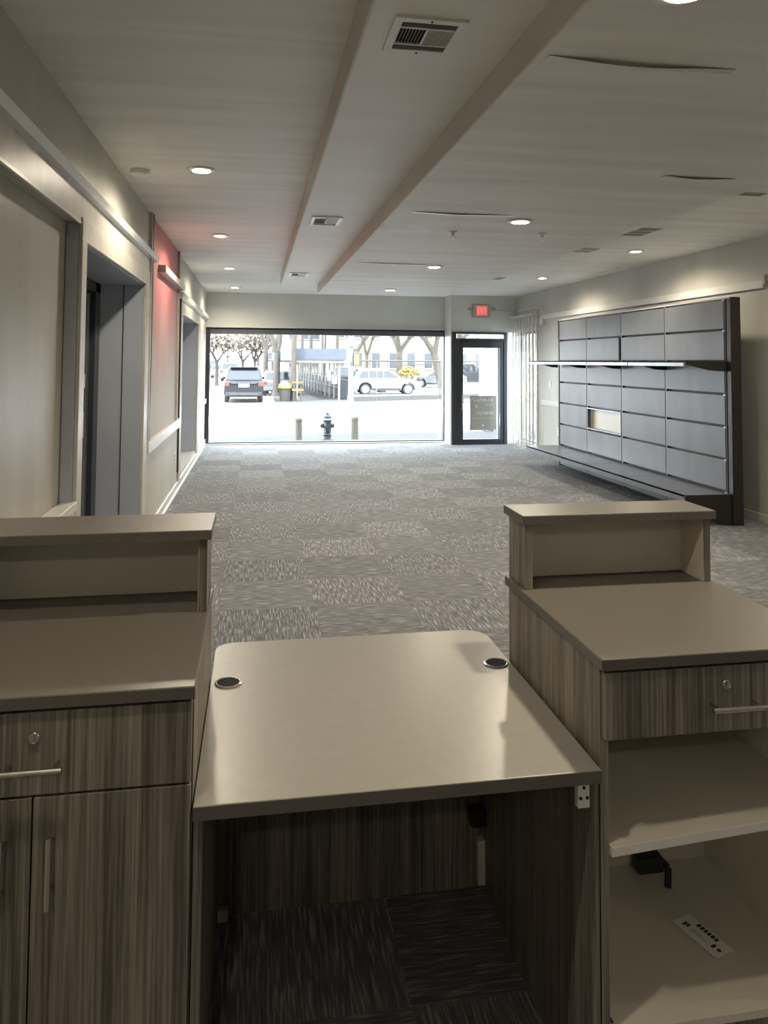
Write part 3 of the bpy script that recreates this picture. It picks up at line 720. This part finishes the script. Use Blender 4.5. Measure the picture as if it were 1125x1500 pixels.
# central desk
dk = thing('reception_desk', 'low reception desk with light top and two cable grommets between the counters', 'desk', (.307, 1.9, 0))
def rr(x0, x1, y0, y1, r0, r1):
    p = [(x0, y0), (x1, y0)]
    for k in range(9):
        a = math.pi/2*k/8; p.append((x1-r1+r1*math.cos(a), y1-r1+r1*math.sin(a)))
    for k in range(9):
        a = math.pi/2+math.pi/2*k/8; p.append((x0+r0+r0*math.cos(a), y1-r0+r0*math.sin(a)))
    return p
ct = MB().prism(rr(-.105, .7155, 1.495, 2.325, .055, .075), 'z', .7125, .74).build('desk_top', 'counter', dk, .0015)
ct.data.materials[0] = plain('light_taupe_laminate', (.305, .287, .255), .30, var=.03, scale=30)
MB().box(-.105, .7155, 1.4937, 1.4949, .7135, .7385).build('edge_band', 'counter_edge', ct)
MB().box(-.105, -.087, 1.512, 2.285, 0, .7125).build('side_panel', 'wood', dk, .001)
MB().box(.6995, .7175, 1.512, 2.285, 0, .7125).build('side_panel', 'wood', dk, .001)
MB().box(-.087, .6995, 2.262, 2.28, .0, .7125).build('modesty_panel', 'wood', dk, .001)
MB().box(.672, .698, 1.514, 1.53, .655, .712).box(.666, .6995, 1.514, 1.56, .705, .712).build('corner_bracket', 'white', dk, .001)
for sx_, sz_ in ((.685, .697), (.678, .676), (.692, .676)): MB().lathe([(.0035, -.0012), (.0035, 0)], (sx_, 1.5135, sz_), 'y', 8).build('bracket_screw', 'hole', dk)
MB().box(-.085, -.055, 2.235, 2.262, .0, .03).build('panel_cleat', 'melamine', dk, .002)
MB().box(.675, .698, 2.235, 2.262, .02, .15).build('panel_cleat', 'melamine', dk, .002)
MB().box(.650, .697, 2.215, 2.262, .20, .245).build('cable_clip', 'black', dk, .004)
for gx, gy in ((-.059, 2.038), (.672, 2.055)):
    gr = MB()
    gr.lathe([(.0285, .0002), (.0350, .0002), (.0350, .0025), (.0320, .0045), (.0290, .0035)], (gx, gy, .74), n=32)
    g1 = gr.build('grommet_ring', 'chrome', dk, smooth=True)
    MB().lathe([(.0288, .0008), (.0286, .0037)], (gx, gy, .74), n=32).build('grommet_hole', 'hole', g1)
# small things in the right counter
cd2 = thing('folded_leaflet', 'small folded white leaflet with dark print lying on the lower deck', 'leaflet', (1.08, 1.725, .2))
ang = math.atan2(1.655-1.78, 1.074-1.036)
def lf_pt(s, t, z):  # s along length, t across
    u = Vector((.038, -.125)); v = Vector((.055, .016))
    p = Vector((1.036, 1.78))+u*s+v*t; return (p.x, p.y, .2+z)
MB().poly([lf_pt(0, 0, .0008), lf_pt(1, 0, .0008), lf_pt(1, 1, .0008), lf_pt(0, 1, .0008)]).poly([lf_pt(0, 0, .001), lf_pt(1, 0, .001), lf_pt(1, -.18, .008), lf_pt(0, -.18, .008)]).build('paper', 'paper', cd2)
pr = MB()
def blk(s0, s1, t0, t1): pr.poly([lf_pt(s0, t0, .0012), lf_pt(s1, t0, .0012), lf_pt(s1, t1, .0012), lf_pt(s0, t1, .0012)])
for k in range(6): blk(.27+k*.078, .33+k*.078, .70, .92)
blk(.12, .17, .25, .5); blk(.18, .23, .3, .52); blk(.74, .80, .30, .55); blk(.85, .92, .35, .52); blk(.3, .7, .30, .32); blk(.3, .62, .40, .42)
pr.build('print', 'ink', cd2)
pb = thing('power_adapter', 'black power adapter with short cable hanging at the back under the shelf', 'power adapter', (1.05, 1.98, .26))
MB().box(1.012, 1.085, 1.90, 1.945, .232, .272).build('body', 'black', pb, .006)
MB().tube((1.078, 1.92, .262), (1.095, 1.90, .245), .009, n=8).tube((1.095, 1.90, .245), (1.088, 1.89, .203), .009, n=8).tube((1.05, 1.94, .25), (1.05, 1.993, .25), .012).build('cable', 'black', pb, smooth=True)
dp = MB().box(.745, .747, 1.56, 1.585, .2008, .203).box(.752, .757, 1.535, 1.548, .2008, .203).build('paint_chip', 'ink', loc=(.75, 1.56, .2)); tag(dp, 'tiny dark chips beside the left panel on the lower deck', 'debris')

# ================================================================== THE STREET
GZ = -.55
struct('street_ground', MB().box(-60, 90, 17.5, 160, GZ-.2, GZ), 'asphalt')
struct('sidewalk', MB().prism([(14.66, -.2), (14.66, -.02), (17.6, GZ+.004), (24.5, GZ+.004), (24.5, -1.2), (14.66, -1.2)], 'x', -40, 40), 'sidewalk')
struct('far_sidewalk', MB().box(1.0, 60, 37.8, 42.2, GZ-.1, GZ+.03).box(1.0, 5.0, 42.2, 80, GZ-.1, GZ+.03), 'sidewalk')
cw = MB()
for k in range(9): cw.box(-9+k*1.35, -8.3+k*1.35, 26, 29.5, GZ, GZ+.006)
struct('crosswalk_paint', cw, 'roadpaint')
# outside walls of this building; unseen upper height raised so it shades the sidewalk
struct('wall_outside', MB().box(-9, XL-.5, 14.4, 14.66, -.6, 5.5).box(-9, XR+.2, 14.4, 14.66, ZC+.12, 12.5), 'stone')
struct('roof_slab', MB().box(-9, XR+.2, YB-.5, 14.66, 12.5, 12.7), 'stone')
struct('wall_neighbour', MB().box(9.0, 9.3, 10.5, 22.0, -.5, 5.5), 'brick2')
struct('side_yard_ground', MB().box(XR+.22, 9.0, 8.0, 14.65, -.3, -.02), 'asphalt')

# hydrant
hx, hy, hz = 1.91, 20.2, GZ+.004
hd = thing('fire_hydrant', 'dark painted fire hydrant with pale band on the sidewalk outside the window', 'fire hydrant', (hx, hy, hz))
MB().lathe([(.17, 0), (.17, .035), (.115, .05), (.105, .12), (.12, .14), (.12, .16), (.10, .18), (.105, .50), (.135, .52), (.135, .545)], (hx, hy, hz), n=20).build('barrel', 'hydrant', hd, smooth=True)
MB().lathe([(.135, .545), (.138, .55), (.138, .575), (.128, .58)], (hx, hy, hz), n=20).build('flange', 'hydrantband', hd, smooth=True)
MB().lathe([(.128, .58), (.12, .63), (.085, .675), (.045, .69), (.04, .735), (.03, .74)], (hx, hy, hz), n=20).build('bonnet', 'hydrant', hd, smooth=True)
for s in (-1, 1):
    MB().tube((hx+s*.09, hy, hz+.40), (hx+s*.155, hy, hz+.40), .062, n=14).tube((hx+s*.155, hy, hz+.40), (hx+s*.175, hy, hz+.40), .07, .06, n=14).tube((hx+s*.175, hy, hz+.40), (hx+s*.20, hy, hz+.40), .025, n=6).build('side_outlet', 'hydrant', hd)
MB().tube((hx, hy-.09, hz+.36), (hx, hy-.16, hz+.36), .085, n=16).tube((hx, hy-.16, hz+.36), (hx, hy-.185, hz+.36), .03, n=6).build('front_outlet', 'hydrant', hd)
MB().box(hx-.08, hx-.06, hy-.12, hy-.11, hz+.22, hz+.48).build('pale_streak', 'hydrantband', hd)
# bollards
def bollard(x, y, h, label):
    t = thing('bollard', label, 'bollard', (x, y, GZ), 'short round concrete bollards outside the window')
    MB().lathe([(.098, 0), (.098, h-.10)], (x, y, GZ), n=20).build('post', 'concrete', t, smooth=True)
    MB().lathe([(.102, h-.10), (.105, h-.095), (.105, h-.03), (.09, h-.006), (.05, h)], (x, y, GZ), n=20).build('cap', 'concrete', t, smooth=True)
bollard(1.14, 20.1, .62, 'short weathered bollard left of the fire hydrant')
bollard(2.64, 20.1, .64, 'short weathered bollard right of the fire hydrant')

# cars ----------------------------------------------------------------
def car(name, label, x, y, heading, paint, L=4.7, W=1.9, H=1.68, detail=True, group=None):
    """local frame: +X forward, origin at ground centre"""
    t = bpy.data.objects.new(name, None); COL.objects.link(t)
    OLOC[t.name] = Vector((0, 0, 0)); t['label'] = label; t['category'] = 'car'
    if group: t['group'] = group
    t.location = (x, y, GZ); t.rotation_euler = (0, 0, heading)
    X = lambda s: s*L/4.7-L/2
    k = H/1.68
    fw_, rw_, wr_ = X(3.80), X(.92), .36
    def arch(cx):
        return [(cx+.43*math.cos(a), .34+.43*math.sin(a)) for a in [math.radians(d) for d in range(-8, 189, 14)]]
    lower = [(X(.06), .42), (X(0), .62), (X(.02), 1.0*k), (X(.10), 1.06*k), (X(3.35), 1.06*k), (X(4.2), .98*k), (X(4.58), .84*k), (X(4.70), .60), (X(4.66), .34)]
    lower += [(X(4.3), .27)] + [(px, pz) for px, pz in arch(fw_) if pz > .27] + [(X(3.2), .25), (X(1.5), .25)] + [(px, pz) for px, pz in arch(rw_) if pz > .27] + [(X(.30), .32)]
    body = MB().prism(lower, 'y', -W/2, W/2).build('body', paint, t, .05, smooth=True)
    def house(z0, z1, i0, i1, pts0, pts1):
        m = MB()
        a0, a1 = pts0; b0, b1 = pts1
        v = []
        for (xa, z, w_) in ((a0, z0, i0), (a1, z0, i0), (b1, z1, i1), (b0, z1, i1)):
            v.append([m.bm.verts.new((xa, -w_, z)), m.bm.verts.new((xa, w_, z))])
        n_ = 4
        for i in range(n_):
            j = (i+1) % n_
            m.bm.faces.new((v[i][0], v[i][1], v[j][1], v[j][0]))
        m.bm.faces.new([q[0] for q in v]); m.bm.faces.new([q[1] for q in v])
        return m
    house(1.04*k, H-.02, W/2-.04, W/2-.20, (X(.10), X(3.48)), (X(.48), X(2.45))).build('cabin', paint, t, .05, smooth=True)
    # glass
    gz0, gz1 = 1.10*k, H-.11
    def side(s):
        m = MB()
        def P(xa, z): 
            f = (z-1.04*k)/(H-.02-1.04*k); wy = (W/2-.04)*(1-f)+(W/2-.20)*f+.008
            return (xa, s*wy, z)
        for q in ([(X(.45), gz0), (X(1.12), gz0), (X(1.12), gz1), (X(.72), gz1)], [(X(1.18), gz0), (X(2.10), gz0), (X(2.10), gz1), (X(1.18), gz1)], [(X(2.17), gz0), (X(3.22), gz0), (X(2.50), gz1), (X(2.17), gz1)]):
            m.poly([P(*p) for p in q])
        return m
    for s in (-1, 1): side(s).build('side_glass', 'darkglass', t)
    def endglass(xa, xb, off):
        m = MB(); z0, z1 = 1.10*k, H-.09
        m.poly([(xa, -(W/2-.16), z0), (xa, W/2-.16, z0), (xb, W/2-.27, z1), (xb, -(W/2-.27), z1)])
        return m
    f0, f1 = (1.10*k-1.04*k)/(H-.02-1.04*k), (H-.09-1.04*k)/(H-.02-1.04*k)
    rx = lambda f: X(.10)+(X(.48)-X(.10))*f-.012
    fx = lambda f: X(3.48)+(X(2.45)-X(3.48))*f+.012
    endglass(rx(f0), rx(f1), 0).build('rear_glass', 'darkglass', t)
    endglass(fx(f0), fx(f1), 0).build('windshield', 'darkglass', t)
    for cx in (fw_, rw_):
        for s in (-1, 1):
            wh = MB().lathe([(.25, -.10), (.33, -.11), (wr_-.02, -.08), (wr_-.02, .08), (.33, .11), (.25, .10)], (cx, s*(W/2-.13), wr_-.02), 'y', 24).build('wheel', 'tyre', t, smooth=True)
            rm = MB().lathe([(.05, s*.105), (.24, s*.10)], (cx, s*(W/2-.13), wr_-.02), 'y', 20)
            rm.build('rim', 'rim', wh)
    MB().box(X(-.02), X(.06), -W/2+.08, W/2-.08, .36, .56).build('rear_bumper', 'tyre' if detail else paint, t, .02)
    MB().box(X(4.62), X(4.72), -W/2+.10, W/2-.10, .34, .50).build('front_bumper', 'tyre', t, .02)
    for s in (-1, 1):
        MB().box(X(-.012), X(.10), s*(W/2-.01), s*(W/2-.26), .80*k, .98*k).build('tail_light', 'tail', t, .01)
        MB().box(X(4.45), X(4.63), s*(W/2-.06), s*(W/2-.30), .70*k, .82*k).build('headlight', 'rim', t, .01)
        MB().box(X(3.05), X(3.2), s*W/2, s*(W/2+.14), 1.06*k, 1.18*k).build('mirror', paint, t, .02)
        MB().tube((X(.7), s*(W/2-.25), H+.03), (X(2.4), s*(W/2-.25), H+.03), .018, n=6).build('roof_rail', 'rim', t)
        MB().box(X(1.3), X(3.35), s*(W/2+.003), s*(W/2-.03), .25, .40).build('sill_cladding', 'tyre', t)
    if detail:
        MB().box(X(-.02), X(.0), -.26, .26, .76*k, .90*k).build('licence_plate', 'white', t)
        MB().box(X(-.03), X(.0), -.62, .62, .93*k, .96*k).build('tailgate_trim', 'rim', t)
        MB().box(X(-.04), X(.02), -.7, .7, .44, .47).build('bumper_strip', 'rim', t)
        MB().box(X(.30), X(.62), -W/2+.3, W/2-.3, H-.03, H+.02).build('spoiler', paint, t, .01)
    return t
car('suv', 'dark blue-grey SUV seen from behind, driving away left of the trees', -.62, 40.6, math.radians(91), 'darkcar', 4.9, 1.95, 1.78)
car('suv', 'white SUV in side view parked behind the fence', 8.3, 48.5, 0, 'whitecar', 4.55, 1.9, 1.62)
car('suv', 'dark SUV standing behind the rear of the white SUV', 7.1, 51.6, 0, 'blackcar', 4.7, 1.9, 1.72, False)
car('car', 'pale car far right behind the fence post', 14.9, 60.5, math.radians(160), 'silvercar', 4.5, 1.8, 1.5, False)
car('pickup_truck', 'dark blue-grey vehicle seen through the glass of the entrance door', 19.4, 67.0, 0, 'darkcar', 5.2, 2.0, 1.95, False)
car('car', 'pale car parked beside the trees right of the dark SUV', 1.25, 47.6, math.radians(91), 'silvercar', 4.4, 1.75, 1.5, False)
car('car', 'white van far up the street above the dark SUV', -2.6, 80, math.radians(90), 'whitecar', 4.8, 1.9, 1.9, False)
car('car', 'farthest pale car at the left edge of the window view', -5.6, 76, math.radians(90), 'silvercar', 4.5, 1.8, 1.5, False)
car('car', 'distant white car in the left lane behind the SUV', -4.4, 93, math.radians(90), 'whitecar', 4.5, 1.8, 1.6, False)
car('car', 'distant dark car under the trees at far left', -6.0, 104, math.radians(90), 'darkcar', 4.8, 1.9, 2.1, False)

# trees ---------------------------------------------------------------
def tree(x, y, h, r, forks, label, mat='bark', lean=(0, 0), seed=1, twig=5, bloom=0, trunk=1.0, spread=.55, group='bare street trees'):
    random.seed(seed)
    t = thing('street_tree', label, 'tree', (x, y, GZ), group)
    m = MB(); tips = []
    def grow(p, d, L, r, lev):
        n = 2 if lev < twig-1 else 1
        q = p
        for i in range(n):
            dd = (d+Vector((random.uniform(-.12, .12), random.uniform(-.12, .12), .04))).normalized()
            q2 = q+dd*L/n
            m.tube(q, q2, r*(1-.3*i/n), r*(1-.3*(i+1)/n), n=8 if lev < 2 else (5 if lev < 4 else 3), caps=False)
            q, d = q2, dd
        if lev >= twig: tips.append((q, d)); return
        k = forks if lev < 2 else random.choice((2, 3))
        a0 = random.uniform(0, 6.28)
        for j in range(k):
            a = a0+j*6.28/k+random.uniform(-.4, .4)
            side = Vector((math.cos(a), math.sin(a), 0))
            nd = (d*(1-spread*.5)+side*spread*random.uniform(.7, 1.3)+Vector((0, 0, .12))).normalized()
            grow(q, nd, L*random.uniform(.62, .8), r*.62, lev+1)
        if lev >= 2: tips.append((q, d))
    p0 = Vector((x, y, GZ)); d0 = Vector((lean[0], lean[1], 1)).normalized()
    m.tube(p0, p0+d0*.25, r*1.35, r, n=10, caps=False)
    tr = MB(); top = p0+d0*h*trunk
    tr.tube(p0, p0+d0*.25, r*1.35, r, n=12, caps=False).tube(p0+d0*.25, top, r, r*.82, n=12, caps=False)
    tr.build('trunk', mat, t, smooth=True)
    m.bm.free(); m.bm = bmesh.new()
    for j in range(forks):
        a = j*6.28/forks+random.uniform(-.5, .5)
        nd = (d0+Vector((math.cos(a), math.sin(a)*.7, 0))*spread).normalized()
        grow(top-d0*.05, nd, h*.45, r*.7, 1)
    m.build('branches', mat, t)
    if bloom:
        b = MB()
        for q, d in tips:
            for k in range(bloom):
                c = q+Vector((random.gauss(0, .35), random.gauss(0, .35), random.gauss(0, .3)))
                s = random.uniform(.05, .12); u = Vector((random.uniform(-1, 1), random.uniform(-1, 1), random.uniform(-1, 1))).normalized()
                v = u.orthogonal().normalized()
                b.poly([c+u*s, c+v*s, c-u*s, c-v*s])
        b.build('buds', 'bloom', t)
    return t
tree(1.20, 45.5, 2.6, .24, 2, 'thick forked bare trunk left of the sidewalk shed', lean=(.02, 0), seed=4, twig=5, spread=.32)
tree(1.95, 39.6, 3.4, .17, 2, 'straight bare trunk beside the orange barrier and shed', 'bark2', seed=9, twig=5, trunk=1.1, spread=.35)
tree(.62, 50, 3.0, .20, 2, 'thin bare trunk behind the right side of the dark SUV', seed=15, twig=5, spread=.35, bloom=2)
tree(1.35, 60, 3.2, .20, 2, 'bare trunk further up the street between the two nearer trunks', 'bark2', seed=21, twig=5, spread=.4, bloom=2)
tree(11.1, 58, 2.9, .27, 3, 'bare tree with wide forks above the white SUV', 'bark2', seed=5, twig=6, spread=.65)
tree(14.6, 58, 2.8, .36, 2, 'leaning bare tree left of the rightmost fence post', 'bark2', lean=(-.25, 0), seed=31, twig=6, spread=.5)
tree(16.4, 61, 2.8, .40, 3, 'bare tree at the right end of the big window', 'bark2', lean=(-.1, 0), seed=35, twig=6, spread=.55)
tree(6.6, 56, 2.6, .30, 2, 'bare tree leaning right just behind the lamp pole', 'bark2', lean=(.25, 0), seed=41, twig=6, spread=.4)
tree(8.8, 60, 2.6, .14, 3, 'slender bare tree between lamp pole and white SUV', 'bark2', seed=44, twig=6, spread=.4)
tree(21.5, 60, 3.0, .3, 3, 'bare tree seen high through the door glass', 'bark2', seed=47, twig=6, spread=.6)
for i, (x, y, s, lab) in enumerate(((-3.2, 64, 51, 'budding tree over the dark SUV at left of the window view'), (-6.0, 72, 52, 'budding tree at the far left of the window view'),
        (-1.2, 70, 53, 'budding tree behind the roof of the dark SUV'), (-8.5, 92, 54, 'distant budding tree on the left side of the street'),
        (.2, 78, 55, 'distant budding tree on the right side of the street'), (-3.8, 104, 56, 'most distant budding tree at the end of the street'),
        (-4.6, 64, 57, 'budding tree between the far left tree and the dark SUV'), (-.1, 62, 58, 'budding tree just behind the right side of the dark SUV'))):
    tree(x, y, 2.0 if y < 75 else 2.4, .15, 3, lab, 'bark2', seed=s, twig=6, bloom=5, spread=.7, group='budding trees up the street')
for i, (x, y, lab) in enumerate(((4.2, 70, 'slim trunk rising above the left end of the shed roof'), (5.1, 71, 'slim trunk rising above the middle of the shed roof'),
        (6.1, 70, 'slim trunk above the right part of the shed roof'), (7.7, 72, 'slim trunk beside the lamp pole above the shed'))):
    tree(x, y, 6.0, .16, 3, lab, 'bark', seed=61+i, twig=4, bloom=1, spread=.45, group='slim trunks behind the shed')
# yellow bush
random.seed(5)
bu = thing('flowering_bush', 'rounded yellow flowering bush behind the hood of the white SUV', 'bush', (11.05, 54, GZ))
bl = MB()
for k in range(900):
    a, b_ = random.uniform(0, 6.28), random.uniform(0, 1.5); rr_ = random.uniform(.6, 1)
    c = Vector((11.05+.85*rr_*math.cos(a)*math.cos(b_), 54+.6*rr_*math.sin(a)*math.cos(b_), GZ+1.1+.65*rr_*math.sin(b_)))
    u = Vector((random.gauss(0, 1), random.gauss(0, 1), random.gauss(0, 1))).normalized(); v = u.orthogonal().normalized()
    bl.poly([c+u*.08, c+v*.08, c-u*.08, c-v*.08])
bl.build('flowers', 'bush', bu)
st = MB()
for k in range(8): st.tube((11.05+random.uniform(-.1, .1), 54, GZ), (11.05+random.uniform(-.6, .6), 54+random.uniform(-.3, .3), GZ+1.4), .02, n=4)
st.build('stems', 'bark', bu)
# lamp pole
px_, py_ = 4.06, 32.4
lp = thing('lamp_pole', 'pale street lamp pole with flared base in the middle of the window', 'lamp post', (px_, py_, GZ))
MB().lathe([(.21, 0), (.21, .30), (.16, .36), (.12, .50)], (px_, py_, GZ), n=8).build('base', 'polewhite', lp)
MB().lathe([(.115, .50), (.10, 3.2), (.08, 7.5)], (px_, py_, GZ), n=12).build('shaft', 'polewhite', lp, smooth=True)
MB().lathe([(.135, 2.75), (.135, 3.55)], (px_, py_, GZ), n=12).build('banding_sleeve', 'polewhite', lp)
MB().box(px_-.06, px_+.06, py_-.14, py_-.10, GZ+2.0, GZ+2.1).build('small_plate', 'hoard', lp)
MB().box(px_+.16, px_+.34, py_-.15, py_+.15, GZ+1.95, GZ+2.45).build('signal_box', 'yellow', lp, .02)
MB().tube((px_, py_, GZ+2.5), (px_+.3, py_, GZ+2.5), .03, n=6).build('signal_bracket', 'polewhite', lp)
# side fence with rails
fe = thing('street_fence', 'long low fence with dark top rail across the street before the white SUV', 'fence', (7.5, 40.5, GZ))
def fy(x): return 38.8+(x-4.7)*.42
MB().tube((4.7, fy(4.7), 1.60), (22, fy(22), 1.60), .035, n=8).build('top_rail', 'fence', fe)
MB().tube((7.4, fy(7.4), 1.38), (22, fy(22), 1.52), .02, n=6).build('brace_rail', 'fence', fe)
for x in (6.35, 10.2, 13.9, 17.8):
    MB().tube((x, fy(x), GZ), (x, fy(x), 1.62), .05 if x > 10 else .025, n=8).build('fence_post', 'fence' if x > 10 else 'polewhite', fe)
MB().prism([(4.7, fy(4.7)), (22, fy(22)), (22, fy(22)+.25), (4.7, fy(4.7)+.25)], 'z', GZ, GZ+.28).build('curb_wall', plain('fence_curb', (0.066, 0.065, 0.060), .9), fe)
# sidewalk shed
sb = thing('sidewalk_shed', 'sidewalk scaffold shed with blue fascia and rows of pale posts', 'scaffold shed', (3.4, 50, GZ))
def sx(y, off): return off-(y-40)*.038
MB().box(sx(40, 2.0), sx(40, 4.75), 39.9, 40.0, 1.66, 2.22).build('front_fascia', 'shedblue', sb)
MB().prism([(sx(40, 1.95), 40), (sx(70, 1.95), 70), (sx(70, 2.03), 70), (sx(40, 2.03), 40)], 'z', 1.66, 2.22).build('side_fascia', 'shedblue', sb)
MB().prism([(sx(40, 1.95), 40), (sx(70, 1.95), 70), (sx(70, 4.9), 70), (sx(40, 4.9), 40)], 'z', 1.60, 1.68).build('deck', 'shedpost', sb)
rb = MB()
for y in range(41, 70, 2): rb.box(sx(y, 2.0), sx(y, 4.8), y-.06, y+.06, 1.46, 1.60)
rb.tube((sx(39.95, 2.0), 39.95, 1.52), (sx(39.95, 4.8), 39.95, 1.50), .06, n=8)
rb.build('deck_beams', 'shedpost', sb)
y = 40.2
while y < 70:
    MB().tube((sx(y, 4.42), y, GZ), (sx(y, 4.42), y, 1.55), .055, n=8).build('post', 'shedpost', sb)
    y += 1.9
for y in (40.2, ):
    MB().tube((sx(y, 2.15), y, GZ), (sx(y, 2.15), y, 1.6), .07, n=8).build('post', 'shedpost', sb)
MB().tube((sx(40, 4.42), 40, .75), (sx(69, 4.42), 69, .75), .035, n=6).tube((sx(40, 4.42), 40, .15), (sx(69, 4.42), 69, .15), .025, n=6).build('rails', 'shedpost', sb)
MB().prism([(sx(40, 4.95), 40.5), (sx(70, 4.95), 70), (sx(70, 5.05), 70), (sx(40, 5.05), 40.5)], 'z', GZ, .55).build('hoarding', 'hoard', sb)
MB().box(4.05, 4.25, 43.0, 43.05, .45, 1.05).box(4.2, 4.5, 42.0, 42.05, .3, .8).build('notice_boards', 'white', sb)
# barriers
ba = thing('wooden_barrier', 'orange striped wooden street barrier beside the shed post', 'barrier', (2.0, 39.2, GZ))
MB().box(1.85, 2.45, 39.1, 39.13, .02, .14).box(1.85, 2.45, 39.1, 39.13, .42, .50).build('rail', 'orange', ba)
for x in (1.95, 2.32):
    MB().box(x-.04, x+.04, 39.13, 39.18, GZ, .55).build('leg', 'bark', ba)
br = thing('trash_barrel', 'orange and yellow bags heaped in a dark street bin at the tree foot', 'trash bin', (1.45, 39.9, GZ))
MB().lathe([(.26, 0), (.30, .62)], (1.5, 39.3, GZ), n=16).build('bin', 'fence', br)
MB().lathe([(.25, .62), (.36, .72), (.33, .90), (.15, 1.02)], (1.5, 39.3, GZ), n=12).build('bag', 'yellow', br)
# manhole kerb streak
# buildings -----------------------------------------------------------
def building(name, label, x0, x1, y, z1, mat, cols, floors, ww, wh, z0=.9, fh=3.1, depth=8):
    t = thing(name, label, 'building', ((x0+x1)/2, y, GZ))
    MB().box(x0, x1, y, y+depth, GZ, z1).build('wall', mat, t)
    MB().box(x0-.2, x1+.2, y-.25, y+depth, z1, z1+.4).build('cornice', 'stone', t)
    for f in range(floors):
        for c in range(cols):
            cx = x0+(c+.5)*(x1-x0)/cols; zb = z0+f*fh
            wn_ = MB().box(cx-ww/2-.12, cx+ww/2+.12, y-.06, y, zb-.15, zb+wh+.2).build('window_surround', 'stone', t)
            MB().box(cx-ww/2, cx+ww/2, y-.08, y-.06, zb, zb+wh).build('window_pane', 'winglass', wn_)
    return t
building('brick_building', 'tan brick building with tall windows behind the trees at right', 7.5, 24.0, 76, 9.5, 'brick2', 9, 3, .8, 1.5)
building('apartment_building', 'pale building behind the slim trunks above the shed', 3.4, 6.9, 82, 12, 'stone', 3, 3, .8, 1.5)
building('brick_building', 'tan brick building seen through the entrance door', 24.5, 46, 84, 11, 'brick', 8, 3, 1.0, 1.6)
building('apartment_building', 'distant building closing the street at the far left', -30, -12, 120, 9, 'brick2', 7, 2, 1.2, 1.6)
pl = thing('stone_pillar', 'pale stone pillar outside, seen at the right of the door glass', 'pillar', (9.55, 30.0, GZ))
MB().box(9.22, 9.90, 29.7, 30.4, GZ, 5).build('shaft', 'stone', pl); MB().box(9.1, 10.0, 29.6, 30.5, GZ, GZ+.3).build('plinth', 'stone', pl)
mb_ = thing('mailbox', 'grey-blue street box in front of the pale pillar, seen through the door glass', 'mailbox', (7.0, 22.3, GZ))
MB().box(6.86, 7.22, 22.2, 22.5, GZ+.2, .62).build('body', plain('mailbox_grey', (.2, .23, .27), .5), mb_, .03)
MB().box(6.9, 6.94, 22.2, 22.5, GZ, GZ+.2).build('leg', 'hoard', mb_); MB().box(7.14, 7.18, 22.2, 22.5, GZ, GZ+.2).build('leg', 'hoard', mb_)
